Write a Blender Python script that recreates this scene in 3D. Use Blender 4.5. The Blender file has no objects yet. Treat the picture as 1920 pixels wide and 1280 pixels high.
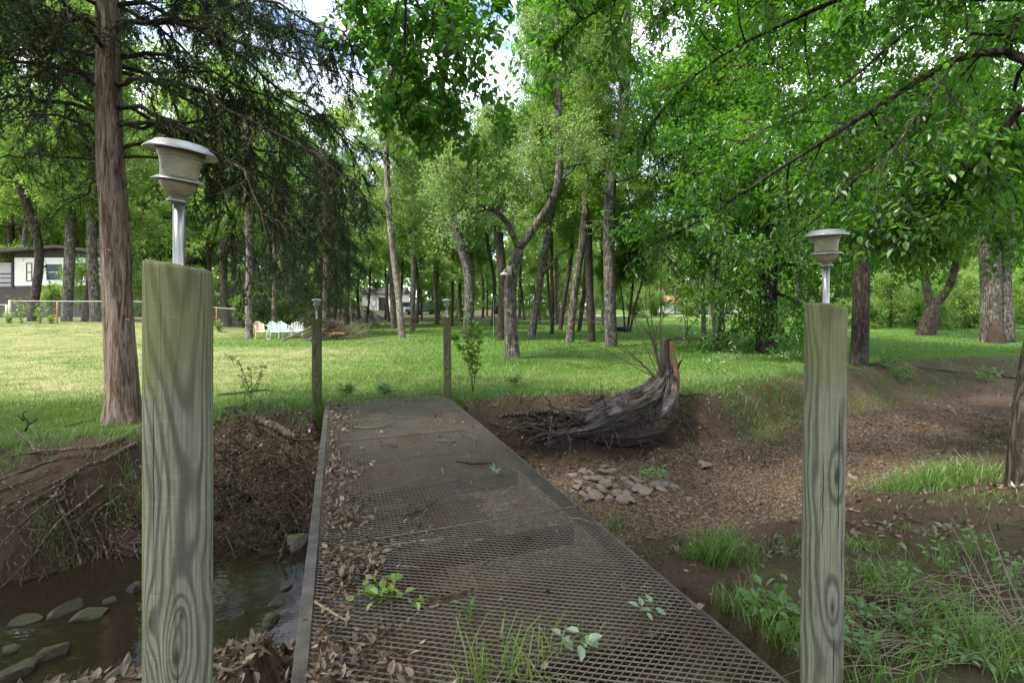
import bpy, math, random
import numpy as np
from mathutils import Vector
R = np.random.default_rng(7)
rad = math.radians
scene = bpy.context.scene
COL = scene.collection
F = 900.0; EYE = 1.5; HZ = 570.0

# ------------------------------------------------------------------ helpers
def unit(v):
    v = np.asarray(v, float)
    return v / np.maximum(np.linalg.norm(v, axis=-1, keepdims=True), 1e-9)

def _hash(ix, iy, iz, seed):
    h = (ix * 374761393 + iy * 668265263 + iz * 2147483647 + seed * 974711) & 0xffffffff
    h = ((h ^ (h >> 13)) * 1274126177) & 0xffffffff
    h = h ^ (h >> 16)
    return (h & 0xffff) / 65535.0

def vnoise(x, y, z=0.0, seed=0):
    x, y, z = np.broadcast_arrays(np.asarray(x, float), np.asarray(y, float), np.asarray(z, float))
    ix, iy, iz = (np.floor(a).astype(np.int64) for a in (x, y, z))
    fx, fy, fz = x - ix, y - iy, z - iz
    fx, fy, fz = (a * a * (3 - 2 * a) for a in (fx, fy, fz))
    r = 0
    for dx in (0, 1):
        for dy in (0, 1):
            for dz in (0, 1):
                w = (fx if dx else 1 - fx) * (fy if dy else 1 - fy) * (fz if dz else 1 - fz)
                r = r + w * _hash(ix + dx, iy + dy, iz + dz, seed)
    return r

def fbm(x, y, z=0.0, o=4, seed=0):
    x, y, z = np.asarray(x, float), np.asarray(y, float), np.asarray(z, float)
    a, s, t = 0.5, 0, 0
    for k in range(o):
        s = s + a * vnoise(x, y, z, seed + k * 17); t += a
        x, y, z, a = x * 2.03, y * 2.03, z * 2.03, a * 0.5
    return s / t

def sstep(t):
    t = np.clip(t, 0, 1)
    return t * t * (3 - 2 * t)

class MB:
    def __init__(s):
        s.v, s.q, s.t, s.qa, s.ta, s.n, s.sides = [], [], [], [], [], 0, []
    def add(s, V, Q=None, T=None, tint=None):
        V = np.asarray(V, float).reshape(-1, 3)
        if Q is not None and len(Q):
            Q = np.asarray(Q, np.int64).reshape(-1, 4); s.q.append(Q + s.n)
            s.qa.append(np.broadcast_to(np.asarray(0.5 if tint is None else tint, float), (len(Q),)).copy())
        if T is not None and len(T):
            T = np.asarray(T, np.int64).reshape(-1, 3); s.t.append(T + s.n)
            s.ta.append(np.broadcast_to(np.asarray(0.5 if tint is None else tint, float), (len(T),)).copy())
        s.v.append(V); s.n += len(V)
    def mesh(s, name, mat, smooth=True, attrs=None):
        V = np.concatenate(s.v) if s.v else np.zeros((0, 3))
        Q = np.concatenate(s.q) if s.q else np.zeros((0, 4), np.int64)
        T = np.concatenate(s.t) if s.t else np.zeros((0, 3), np.int64)
        me = bpy.data.meshes.new(name)
        me.vertices.add(len(V)); me.vertices.foreach_set('co', V.astype(np.float32).ravel())
        nl = len(Q) * 4 + len(T) * 3
        me.loops.add(nl)
        me.loops.foreach_set('vertex_index', np.concatenate([Q.ravel(), T.ravel()]).astype(np.int32))
        me.polygons.add(len(Q) + len(T))
        st = np.concatenate([np.arange(len(Q)) * 4, len(Q) * 4 + np.arange(len(T)) * 3]).astype(np.int32)
        me.polygons.foreach_set('loop_start', st)
        me.polygons.foreach_set('use_smooth', np.full(len(Q) + len(T), smooth))
        me.update(calc_edges=True)
        a = me.attributes.new('tint', 'FLOAT', 'FACE')
        ta = np.concatenate((s.qa if s.q else []) + (s.ta if s.t else []) + [np.zeros(0)])
        a.data.foreach_set('value', ta.astype(np.float32))
        for k, val in (attrs or {}).items():
            a = me.attributes.new(k, 'FLOAT', 'POINT'); a.data.foreach_set('value', np.asarray(val, np.float32))
        me.materials.append(mat)
        return me
    def build(s, name, mat, parent=None, smooth=True, attrs=None, loc=None):
        o = bpy.data.objects.new(name, s.mesh(name, mat, smooth, attrs))
        COL.objects.link(o)
        if loc is not None: o.location = loc
        if parent is not None: o.parent = parent
        return o

def tag(o, label=None, cat=None, group=None, kind=None):
    if label: o['label'] = label
    if cat: o['category'] = cat
    if group: o['group'] = group
    if kind: o['kind'] = kind
    return o

def thing(name, label, cat, loc=(0, 0, 0), group=None, rz=0.0):
    o = bpy.data.objects.new(name, None); COL.objects.link(o)
    o.empty_display_size = 0.1
    o.location = [float(a) for a in loc]; o.rotation_euler = (0, 0, rz)
    return tag(o, label, cat, group)

def dup(root, loc=None, rz=None, sc=None, label=None, group=None):
    r = root.copy(); COL.objects.link(r)
    if loc is not None: r.location = [float(a) for a in loc]
    if rz is not None: r.rotation_euler = (0, 0, rz)
    if sc is not None: r.scale = (sc, sc, sc) if np.isscalar(sc) else sc
    if label: r['label'] = label
    if group: r['group'] = group
    for ch in list(root.children):
        c = ch.copy(); COL.objects.link(c); c.parent = r
        for g in ch.children:
            d = g.copy(); COL.objects.link(d); d.parent = c
    return r

def box(mb, x0, x1, y0, y1, z0, z1, tint=None):
    V = [(x0, y0, z0), (x1, y0, z0), (x1, y1, z0), (x0, y1, z0), (x0, y0, z1), (x1, y0, z1), (x1, y1, z1), (x0, y1, z1)]
    mb.add(V, [(0, 3, 2, 1), (4, 5, 6, 7), (0, 1, 5, 4), (1, 2, 6, 5), (2, 3, 7, 6), (3, 0, 4, 7)], tint=tint)

def resample(pts, n):
    pts = np.asarray(pts, float)
    # catmull-rom through the points
    P_ = np.vstack([2 * pts[0] - pts[1], pts, 2 * pts[-1] - pts[-2]])
    m = len(pts) - 1
    out = []
    for g in np.linspace(0, m, n):
        i = min(int(g), m - 1); t = g - i
        a, b, c, d = P_[i], P_[i + 1], P_[i + 2], P_[i + 3]
        out.append(0.5 * (2 * b + (c - a) * t + (2 * a - 5 * b + 4 * c - d) * t * t + (3 * b - a - 3 * c + d) * t ** 3))
    return np.array(out)

def tube(mb, pts, rr, n=6, cap=True, rough=None, tint=None):
    pts = np.asarray(pts, float); m = len(pts)
    rr = np.broadcast_to(np.asarray(rr, float), (m,)) if np.ndim(rr) == 0 else np.interp(np.linspace(0, 1, m), np.linspace(0, 1, len(rr)), rr)
    T = unit(np.gradient(pts, axis=0))
    ref = np.array([0.0, 0, 1]) if abs(T[:, 2]).mean() < 0.8 else np.array([0, -1.0, 0])
    U = unit(ref - (T @ ref)[:, None] * T); W = np.cross(T, U)
    a = np.linspace(0, 2 * math.pi, n, endpoint=False)
    ring = np.cos(a)[None, :, None] * U[:, None] + np.sin(a)[None, :, None] * W[:, None]
    rad_ = rr[:, None] * np.ones((m, n))
    if rough is not None: rad_ = rough(rad_, np.linspace(0, 1, m)[:, None], a[None, :], pts)
    V = pts[:, None] + ring * rad_[..., None]
    i = np.arange(m - 1)[:, None] * n; j = np.arange(n)[None]; k = (j + 1) % n
    Q = np.stack([i + j, i + k, i + n + k, i + n + j], -1).reshape(-1, 4)
    V = V.reshape(-1, 3)
    if cap:
        V = np.vstack([V, pts[:1], pts[-1:]])
        jj = np.arange(n); kk = (jj + 1) % n
        Tt = np.vstack([np.stack([kk, jj, np.full(n, m * n)], -1), np.stack([(m - 1) * n + jj, (m - 1) * n + kk, np.full(n, m * n + 1)], -1)])
    else: Tt = None
    mb.add(V, Q, Tt, tint); mb.sides.append(n)

def prisms(mb, A, B, r0, r1, tint=None):
    """many thin three sided twigs at once"""
    A, B = np.asarray(A), np.asarray(B); N = len(A)
    if N == 0: return
    T = unit(B - A); ref = np.where(np.abs(T[:, 2:]) < .8, [[0, 0, 1.]], [[1., 0, 0]])
    U = unit(np.cross(T, ref)); W = np.cross(T, U)
    V = np.zeros((N, 6, 3))
    for k in range(3):
        an = k * 2.0944
        o = math.cos(an) * U + math.sin(an) * W
        V[:, k] = A + o * np.reshape(r0, (-1, 1)); V[:, 3 + k] = B + o * np.reshape(r1, (-1, 1))
    b = np.arange(N)[:, None, None] * 6
    Q = b + np.array([[0, 1, 4, 3], [1, 2, 5, 4], [2, 0, 3, 5]])[None]
    mb.add(V.reshape(-1, 3), Q.reshape(-1, 4), tint=tint if tint is None or np.isscalar(tint) else np.repeat(tint, 3))

def leaves(mb, P, D, N, L, W, fold=0.3, near=False, tint=None, curl=0.0):
    P = np.asarray(P); n = len(P)
    if n == 0: return
    D = unit(D); S = unit(np.cross(D, N)); Nn = np.cross(S, D)
    L = np.broadcast_to(np.asarray(L, float), (n,))[:, None]; W = np.broadcast_to(np.asarray(W, float), (n,))[:, None]
    if tint is None: tint = R.random(n)
    tint = np.broadcast_to(tint, (n,))
    f = fold * W
    if near:
        V = np.stack([P, P + D * L * .3 + S * W * .5 + Nn * f * .5, P + D * L * .66 + S * W * .4 + Nn * (f * .45 - curl * L * .3),
                      P + D * L - Nn * curl * L, P + D * L * .66 - S * W * .4 + Nn * (f * .45 - curl * L * .3), P + D * L * .3 - S * W * .5 + Nn * f * .5], 1)
        b = np.arange(n)[:, None, None] * 6
        Q = (b + np.array([[0, 3, 2, 1], [0, 5, 4, 3]])[None]).reshape(-1, 4)
        mb.add(V.reshape(-1, 3), Q, tint=np.repeat(tint, 2))
    else:
        V = np.stack([P, P + D * L * .45 - S * W * .5 + Nn * f * .5, P + D * L, P + D * L * .45 + S * W * .5 + Nn * f * .5], 1)
        Q = np.arange(n)[:, None] * 4 + np.array([[0, 1, 2, 3]])
        mb.add(V.reshape(-1, 3), Q, tint=tint)

def rvec(n): return unit(R.normal(size=(n, 3)))

# ------------------------------------------------------------------ materials
class NT:
    def __init__(s, name):
        s.m = bpy.data.materials.new(name); s.m.use_nodes = True
        s.t = s.m.node_tree; s.t.nodes.clear()
        s.out = s.n('ShaderNodeOutputMaterial')
    def n(s, typ, **kw):
        nd = s.t.nodes.new(typ)
        for k, v in kw.items():
            if k.startswith('i_'):
                key = k[2:]
                key = int(key) if key.isdigit() else key.replace('_', ' ')
                s.set(nd.inputs[key], v)
            else: setattr(nd, k, v)
        return nd
    def set(s, sock, v):
        if isinstance(v, bpy.types.NodeSocket): s.t.links.new(v, sock)
        elif isinstance(v, (tuple, list)) and len(v) == 3 and sock.type == 'RGBA': sock.default_value = (*v, 1)
        else: sock.default_value = v
    def obj(s): return s.n('ShaderNodeTexCoord').outputs['Object']
    def pos(s): return s.n('ShaderNodeNewGeometry').outputs['Position']
    def attr(s, name): return s.n('ShaderNodeAttribute', attribute_name=name).outputs['Fac']
    def mapping(s, vec, scale=(1, 1, 1), loc=(0, 0, 0), rot=(0, 0, 0)):
        return s.n('ShaderNodeMapping', i_Vector=vec, i_Scale=scale, i_Location=loc, i_Rotation=rot).outputs[0]
    def noise(s, vec, scale=5, detail=4, rough=.55, dist=0):
        return s.n('ShaderNodeTexNoise', i_Vector=vec, i_Scale=float(scale), i_Detail=float(detail), i_Roughness=rough, i_Distortion=float(dist)).outputs['Fac']
    def vor(s, vec, scale=5, feature='F1', out='Distance'):
        return s.n('ShaderNodeTexVoronoi', feature=feature, i_Vector=vec, i_Scale=float(scale)).outputs[out]
    def math(s, op, a, b=0.0, c=0.0):
        nd = s.n('ShaderNodeMath', operation=op); s.set(nd.inputs[0], a); s.set(nd.inputs[1], b); s.set(nd.inputs[2], c); return nd.outputs[0]
    def vmath(s, op, a, b=(0, 0, 0)):
        nd = s.n('ShaderNodeVectorMath', operation=op); s.set(nd.inputs[0], a); s.set(nd.inputs[1], b); return nd.outputs[0]
    def sep(s, v):
        return s.n('ShaderNodeSeparateXYZ', i_0=v).outputs
    def ramp(s, f, *stops, interp='LINEAR'):
        nd = s.n('ShaderNodeValToRGB', i_Fac=f); cr = nd.color_ramp; cr.interpolation = interp
        while len(cr.elements) < len(stops): cr.elements.new(0.5)
        for e, (p, c) in zip(cr.elements, stops):
            e.position = p; e.color = (c, c, c, 1) if np.isscalar(c) else (*c, 1)
        return nd.outputs[0]
    def mix(s, f, a, b, mode='MIX'):
        nd = s.n('ShaderNodeMix', data_type='RGBA', blend_type=mode)
        s.set(nd.inputs[0], f); s.set(nd.inputs[6], a); s.set(nd.inputs[7], b); return nd.outputs[2]
    def bump(s, h, strength=.5, dist=.02):
        return s.n('ShaderNodeBump', i_Height=h, i_Strength=strength, i_Distance=dist).outputs[0]
    def pbr(s, col, rough=.8, normal=None, spec=.3, metal=0.0):
        nd = s.n('ShaderNodeBsdfPrincipled')
        s.set(nd.inputs['Base Color'], col); s.set(nd.inputs['Roughness'], rough); s.set(nd.inputs['Metallic'], metal)
        s.set(nd.inputs['Specular IOR Level'], spec)
        if normal is not None: s.set(nd.inputs['Normal'], normal)
        return nd.outputs[0]
    def done(s, sh):
        s.t.links.new(sh, s.out.inputs['Surface']); return s.m

def leaf_mat(name, c0, c1, t0, t1, trans=.45, gloss=.06, var=.25):
    s = NT(name)
    ti = s.attr('tint'); ri = s.n('ShaderNodeObjectInfo').outputs['Random']
    f = s.math('ADD', s.math('MULTIPLY', ti, 1 - var), s.math('MULTIPLY', ri, var))
    dcol = s.mix(f, c0, c1); tcol = s.mix(f, t0, t1)
    d = s.n('ShaderNodeBsdfDiffuse', i_Color=dcol).outputs[0]
    t = s.n('ShaderNodeBsdfTranslucent', i_Color=tcol).outputs[0]
    g = s.n('ShaderNodeBsdfGlossy', i_Roughness=.45, i_Color=(.8, .85, .8)).outputs[0]
    m1 = s.n('ShaderNodeMixShader', i_0=trans, i_1=d, i_2=t).outputs[0]
    return s.done(s.n('ShaderNodeMixShader', i_0=gloss, i_1=m1, i_2=g).outputs[0])

def bark_mat(name, dark, light, scale=9, lichen=None, lich_amt=.35, stretch=.13):
    s = NT(name); o = s.obj()
    v = s.mapping(o, (1, 1, stretch))
    n1 = s.noise(v, scale * 2.2, 6, .65, .6); n2 = s.noise(v, scale * .5, 3)
    vr = s.n('ShaderNodeTexVoronoi', feature='DISTANCE_TO_EDGE', i_Vector=s.mapping(s.vmath('ADD', o, s.n('ShaderNodeCombineXYZ', i_0=s.math('MULTIPLY', n1, .16), i_1=s.math('MULTIPLY', n2, .25), i_2=0.0).outputs[0]), (1, 1, stretch)), i_Scale=scale * 1.6).outputs['Distance']
    crack = s.ramp(s.math('ADD', vr, s.math('MULTIPLY', n1, .15)), (.06, 0.0), (.38, 1.0))
    h = s.math('ADD', s.math('MULTIPLY', crack, .7), s.math('MULTIPLY', n1, .5))
    col = s.mix(s.ramp(h, (.25, 0.0), (.95, 1.0)), dark, light)
    col = s.mix(s.math('MULTIPLY', n2, .5), col, tuple(.6 * a for a in dark))
    if lichen is not None:
        l = s.ramp(s.noise(o, 7, 5, .7), (.52, 0.0), (.66, 1.0))
        col = s.mix(s.math('MULTIPLY', l, lich_amt), col, lichen)
    return s.done(s.pbr(col, .9, s.bump(h, .9, .03), .15))
M = {}
M['leaf_mid'] = leaf_mat('leaf_mid', (.050, .11, .014), (.105, .175, .030), (.15, .31, .02), (.28, .46, .05), .5, .03)
M['leaf_pale'] = leaf_mat('leaf_pale', (.075, .14, .036), (.145, .215, .065), (.18, .33, .05), (.30, .46, .10), .5, .04)
M['leaf_deep'] = leaf_mat('leaf_deep', (.026, .080, .007), (.066, .148, .013), (.066, .23, .007), (.165, .40, .018), .55, .045)
M['leaf_over'] = leaf_mat('leaf_over', (.035, .10, .012), (.07, .16, .02), (.10, .30, .015), (.19, .44, .03), .6, .035)  # backlit brightness of the overhead leaves put into the translucent colour
M['leaf_far'] = leaf_mat('leaf_far', (.085, .16, .030), (.17, .25, .060), (.20, .38, .045), (.36, .52, .09), .5, .03, .5)
M['leaf_lime'] = leaf_mat('leaf_lime', (.09, .18, .012), (.16, .27, .02), (.18, .34, .015), (.30, .45, .03), .5, .06)
M['leaf_weed'] = leaf_mat('leaf_weed', (.06, .14, .03), (.11, .20, .045), (.10, .22, .03), (.18, .32, .05), .4, .06)
M['leaf_wilt'] = leaf_mat('leaf_wilt', (.16, .22, .13), (.22, .29, .18), (.16, .24, .10), (.22, .30, .14), .25, .05)
M['needle'] = leaf_mat('needle', (.014, .036, .010), (.040, .070, .018), (.016, .042, .008), (.040, .075, .014), .25, .02)
M['grass'] = leaf_mat('grass', (.048, .135, .012), (.150, .215, .036), (.09, .22, .02), (.22, .32, .05), .35, .04, 0)
M['grass_deep'] = leaf_mat('grass_deep', (.055, .14, .018), (.14, .23, .045), (.09, .22, .02), (.20, .34, .05), .35, .05, 0)
M['straw'] = leaf_mat('straw', (.15, .115, .07), (.30, .24, .155), (.2, .15, .08), (.3, .24, .14), .15, .05, 0)
M['dead_leaf'] = leaf_mat('dead_leaf', (.035, .021, .014), (.23, .155, .105), (.06, .03, .015), (.16, .09, .05), .12, .06, 0)
M['bark_grey'] = bark_mat('bark_grey', (.040, .033, .027), (.17, .145, .12), 8, (.34, .36, .32), .5)
M['bark_dark'] = bark_mat('bark_dark', (.022, .017, .013), (.095, .075, .058), 9, (.2, .2, .17), .25)
M['bark_pale'] = bark_mat('bark_pale', (.10, .08, .065), (.32, .27, .23), 8, (.42, .4, .37), .5)
def bark_flow():
    s = NT('bark_flow'); v = s.n('ShaderNodeCombineXYZ', i_0=s.attr('ga'), i_1=s.attr('gl'), i_2=0.0).outputs[0]
    n1 = s.noise(s.mapping(v, (9, 2.2, 1)), 2.6, 6, .62, 1.2); n2 = s.noise(s.obj(), 5, 4); n3 = s.noise(s.obj(), 60, 4, .7)
    h = s.math('ADD', n1, s.math('MULTIPLY', n3, .25))
    col = s.ramp(h, (.46, (.012, .010, .009)), (.60, (.055, .047, .040)), (.74, (.125, .113, .103)), (.90, (.24, .225, .21)))
    col = s.mix(s.ramp(n2, (.5, 0.0), (.7, .4)), col, (.11, .085, .06))
    return s.done(s.pbr(col, .9, s.bump(h, 1.0, .04), .15))
M['bark_flow'] = bark_flow()
M['bark_mass'] = bark_mat('bark_mass', (.035, .030, .027), (.20, .18, .165), 16, (.3, .29, .27), .3, .5)
M['root'] = bark_mat('root', (.075, .054, .038), (.27, .21, .16), 14)
M['root_dark'] = bark_mat('root_dark', (.035, .027, .021), (.155, .128, .105), 14)
M['stick'] = bark_mat('stick', (.06, .042, .03), (.23, .18, .135), 18)
M['stick_pale'] = bark_mat('stick_pale', (.20, .16, .12), (.40, .34, .27), 18)
M['charred'] = bark_mat('charred', (.008, .008, .008), (.035, .034, .036), 10)

def cedar_bark():
    s = NT('cedar_bark'); o = s.obj()
    v = s.mapping(o, (1, 1, .085))
    n1 = s.noise(v, 30, 8, .72, .8); n2 = s.noise(s.mapping(o, (1, 1, .1)), 7, 4); n3 = s.noise(o, 3, 3)
    col = s.ramp(n1, (.32, (.016, .011, .008)), (.43, (.105, .070, .048)), (.53, (.255, .195, .150)), (.68, (.41, .345, .285)))
    col = s.mix(s.ramp(n2, (.5, 0.0), (.70, .45)), col, (.085, .048, .032))
    col = s.mix(s.ramp(n3, (.55, 0.0), (.75, .3)), col, (.20, .21, .16))
    return s.done(s.pbr(col, .9, s.bump(n1, 1.0, .03), .15))
M['cedar_bark'] = cedar_bark()

def post_wood(name, knots, moss_side=0.0, tiltx=.035, tilty=.05, seed=0.0, base_moss=.3, freq=480.0, off=.012, wob=.075, mul=1.0, cracks=()):
    """a sawn and rounded log: growth rings of a slightly leaning trunk cut by the round surface, bent round its knots"""
    s = NT(name); o = s.obj(); x, y, z = s.sep(o)
    nz = s.noise(s.mapping(o, (3, 3, .9), (seed, seed * 2, 0)), 2.2, 2, .5)
    cx = s.math('ADD', s.math('MULTIPLY', z, tiltx), s.math('MULTIPLY', s.math('SUBTRACT', nz, .5), wob))
    cy = s.math('ADD', s.math('MULTIPLY', z, tilty), s.math('MULTIPLY', s.math('SUBTRACT', s.noise(s.mapping(o, (2, 2, .7), (5 + seed, 1, 3)), 2.0, 2), .5), .05))
    dx = s.math('ADD', s.math('SUBTRACT', x, cx), off); dy = s.math('ADD', s.math('SUBTRACT', y, cy), -.02)
    r = s.math('SQRT', s.math('ADD', s.math('MULTIPLY', dx, dx), s.math('MULTIPLY', dy, dy)))
    core = None
    for (kx, kz, kr, amp) in knots:
        ddx = s.math('DIVIDE', s.math('SUBTRACT', x, kx), kr)
        ddz = s.math('DIVIDE', s.math('SUBTRACT', z, kz), kr * 3.6)
        d2 = s.math('ADD', s.math('MULTIPLY', ddx, ddx), s.math('MULTIPLY', ddz, ddz))
        front = s.math('LESS_THAN', y, 0.03)
        g = s.math('MULTIPLY', s.math('POWER', 2.718, s.math('MULTIPLY', d2, -1.0)), front)
        r = s.math('ADD', r, s.math('MULTIPLY', g, amp))
        c = s.math('MULTIPLY', s.math('POWER', 2.718, s.math('MULTIPLY', d2, -14.0)), front)
        core = c if core is None else s.math('ADD', core, c)
    w = s.math('ADD', s.math('MULTIPLY', s.math('SINE', s.math('MULTIPLY', r, freq)), .5), .5)
    var = s.noise(s.mapping(o, (1, 1, .15), (seed, 0, 0)), 30, 3)
    late = s.ramp(s.math('MULTIPLY', w, s.math('ADD', var, .5)), (.42, 0.0), (.98, 1.0))
    fine = s.noise(s.mapping(o, (1, 1, .03)), 160, 4, .6)
    saw = s.noise(s.mapping(o, (.15, .15, 1), rot=(.0, .12, 0)), 75, 2)
    big = s.noise(s.mapping(o, (1, 1, .25), (seed * 3, 2, 0)), 9, 4)
    base = s.mix(big, (.15, .16, .112), (.27, .28, .205))
    base = s.mix(s.ramp(fine, (.38, .65), (.58, 0.0)), base, (.095, .095, .068))
    base = s.mix(s.ramp(saw, (.58, 0.0), (.72, .14)), base, (.36, .37, .31))
    col = s.mix(s.math('MULTIPLY', late, .80), base, (.070, .068, .055))
    if core is not None: col = s.mix(s.math('MINIMUM', s.math('MULTIPLY', core, .9), .9), col, (.045, .035, .022))
    # algae: a band up one edge, the top end and the foot
    mn = s.noise(s.mapping(o, (1, 1, .35)), 14, 5, .65)
    side = s.ramp(s.math('ADD', s.math('MULTIPLY', x, moss_side * 7.0), s.math('MULTIPLY', mn, .7)), (.62, 0.0), (.92, 1.0))
    col = s.mix(s.math('MULTIPLY', side, .75), col, (.135, .155, .030))
    zz = s.attr('upz')
    top = s.ramp(s.math('ADD', zz, s.math('MULTIPLY', mn, .25)), (.90, 0.0), (1.17, 1.0))
    col = s.mix(s.math('MULTIPLY', top, .5), col, (.125, .135, .035))
    foot = s.ramp(s.math('ADD', zz, s.math('MULTIPLY', mn, .35)), (.20, 1.0), (.42, 0.0))
    col = s.mix(s.math('MULTIPLY', foot, base_moss), col, (.10, .14, .025))
    for (kx, k0, k1, kw) in cracks:      # drying checks in the front face
        wv = s.math('MULTIPLY', s.math('SUBTRACT', s.noise(s.mapping(o, (.01, .01, 1), (kx * 99, 0, 0)), 16, 4, .7), .5), .010)
        dd = s.math('ABSOLUTE', s.math('SUBTRACT', s.math('SUBTRACT', x, kx), wv))
        zt = s.math('MULTIPLY', s.math('MULTIPLY', s.math('SUBTRACT', z, k0), s.math('SUBTRACT', k1, z)), 4.0 / (k1 - k0) ** 2)
        cm = s.math('MULTIPLY', s.math('GREATER_THAN', s.math('MULTIPLY', zt, kw), dd), s.math('LESS_THAN', y, 0.0))
        col = s.mix(s.math('MULTIPLY', cm, .85), col, (.022, .02, .016)); late = s.math('MAXIMUM', late, s.math('MULTIPLY', cm, 3.0))
    if mul < 1: col = s.mix(1.0, col, (mul, mul, mul * .8), 'MULTIPLY')
    h = s.math('ADD', s.math('MULTIPLY', late, -.4), s.math('ADD', s.math('MULTIPLY', fine, .5), s.math('MULTIPLY', saw, .4)))
    # drying checks: a few long thin cracks
    ck = s.n('ShaderNodeTexVoronoi', feature='DISTANCE_TO_EDGE', i_Vector=s.mapping(o, (1, 1, .06), (seed, 1.3, .2)), i_Scale=8.0).outputs['Distance']
    ck = s.ramp(ck, (.006, 1.0), (.014, 0.0))
    col = s.mix(s.math('MULTIPLY', ck, .2), col, (.03, .028, .022))
    h = s.math('SUBTRACT', h, s.math('MULTIPLY', ck, .2))
    return s.done(s.pbr(col, .92, s.bump(h, .7, .006), .12))

def deck_steel():
    s = NT('deck_steel'); p = s.pos()
    n = s.noise(p, 1.5, 7, .68, .5); n2 = s.noise(p, 24, 5, .65); n3 = s.noise(s.mapping(p, loc=(4, 9, 1)), 3.0, 4, .6)
    col = s.mix(n2, (.058, .049, .039), (.138, .118, .095))
    rust = s.ramp(n, (.50, 0.0), (.64, 1.0))
    col = s.mix(s.math('MULTIPLY', rust, .5), col, (.062, .030, .014))
    lich = s.ramp(n3, (.58, 0.0), (.70, 1.0))
    col = s.mix(s.math('MULTIPLY', s.math('MULTIPLY', lich, s.ramp(n2, (.5, 0.0), (.6, 1.0))), .55), col, (.24, .25, .20))
    return s.done(s.pbr(col, .75, s.bump(n2, .4, .003), .3))
M['deck_steel'] = deck_steel()
def edge_steel():
    s = NT('edge_steel'); p = s.pos()
    n = s.noise(p, 9, 5, .65); n2 = s.noise(p, 40, 4)
    col = s.ramp(n, (.3, (.032, .028, .023)), (.55, (.072, .065, .056)), (.75, (.115, .105, .092)))
    col = s.mix(s.ramp(n2, (.55, 0.0), (.7, .5)), col, (.10, .06, .04))
    return s.done(s.pbr(col, .7, s.bump(n2, .3, .003), .3))
M['edge_steel'] = edge_steel()
def simple(name, col, rough=.6, metal=0.0, spec=.3, var=.25, scale=20, dirt=None, bump=0.0):
    s = NT(name); o = s.obj(); n = s.noise(o, scale, 5, .6)
    c = s.mix(n, tuple(a * (1 - var) for a in col), tuple(min(1, a * (1 + var)) for a in col))
    if dirt is not None: c = s.mix(s.ramp(s.noise(o, scale * .4, 4, .65), (.5, 0.0), (.72, .8)), c, dirt)
    return s.done(s.pbr(c, rough, s.bump(n, bump, .01) if bump else None, spec, metal))
M['steel'] = simple('brushed_steel', (.34, .34, .33), .34, .9, .5, .18, 60, (.30, .28, .24))
M['lamp_cap'] = simple('lamp_cap', (.30, .30, .285), .38, .75, .5, .2, 50, (.22, .20, .15))
M['lamp_plastic'] = simple('lamp_plastic', (.22, .20, .105), .45, 0, .4, .2, 30, (.12, .10, .05))
def lens():
    s = NT('lamp_lens'); x, y, z = s.sep(s.obj())
    w = s.math('SINE', s.math('MULTIPLY', z, 1900.0)); n = s.noise(s.obj(), 40, 4)
    col = s.mix(n, (.29, .27, .14), (.46, .44, .27))
    col = s.mix(s.math('ADD', s.math('MULTIPLY', w, .18), .2), col, (.20, .20, .13))
    nd = s.n('ShaderNodeBsdfPrincipled', i_Base_Color=col, i_Roughness=.25, i_Transmission_Weight=.25)
    s.set(nd.inputs['Normal'], s.bump(w, .5, .002))
    return s.done(nd.outputs[0])
M['lens'] = lens()
M['solar'] = simple('solar_cell', (.012, .014, .03), .15, 0, .5)
M['white_paint'] = simple('white_paint', (.72, .72, .67), .55, 0, .3, .08, 3, (.55, .53, .46))
M['house_white'] = simple('house_white', (.66, .65, .58), .7, 0, .2, .08, 1.5)
M['house_dark'] = simple('house_dark', (.042, .036, .034), .7, 0, .2, .25, 3)
M['yellow_trim'] = simple('yellow_trim', (.45, .40, .18), .6)
M['window_glass'] = simple('window_glass', (.018, .038, .038), .3, 0, .3, .3, 1)
M['chair_mint'] = simple('chair_mint', (.56, .70, .60), .45, 0, .4, .06, 6, (.45, .5, .42))
M['chair_mint_worn'] = simple('chair_mint_worn', (.60, .72, .65), .45, 0, .4, .06, 6, (.40, .42, .36))
M['chair_cream'] = simple('chair_cream', (.70, .58, .40), .5, 0, .4, .08, 6, (.5, .36, .22))
M['chair_white'] = simple('chair_white', (.72, .72, .70), .6, 0, .3, .08, 6)
M['galv'] = simple('galvanised', (.42, .42, .40), .5, .3, .4, .15, 8)
M['wire'] = simple('fence_wire', (.36, .37, .35), .5, .4, .4, .1, 8)
M['red_post'] = simple('red_post', (.42, .13, .07), .6, 0, .3, .2, 9)
M['old_wood'] = simple('old_wood', (.40, .36, .29), .85, 0, .2, .3, 18, (.24, .20, .15), .4)
M['rot_wood'] = simple('rot_wood', (.15, .08, .045), .9, 0, .15, .55, 22, (.22, .16, .11), .9)
M['log_wood'] = bark_mat('log_wood', (.10, .08, .06), (.33, .28, .22), 14)
M['car_dark'] = simple('car_dark', (.035, .045, .055), .3, .2, .5, .1)
M['car_white'] = simple('car_white', (.62, .66, .68), .35, 0, .5, .05)
M['tyre'] = simple('tyre', (.015, .015, .015), .8)
M['black'] = simple('black_pot', (.012, .012, .012), .6)
M['terracotta'] = simple('terracotta', (.42, .17, .11), .7, 0, .2, .2, 2)
M['fungus'] = simple('fungus', (.38, .25, .14), .8, 0, .2, .35, 30)
M['mulch'] = simple('mulch', (.09, .06, .04), .95, 0, .1, .4, 10, None, .5)

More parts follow.
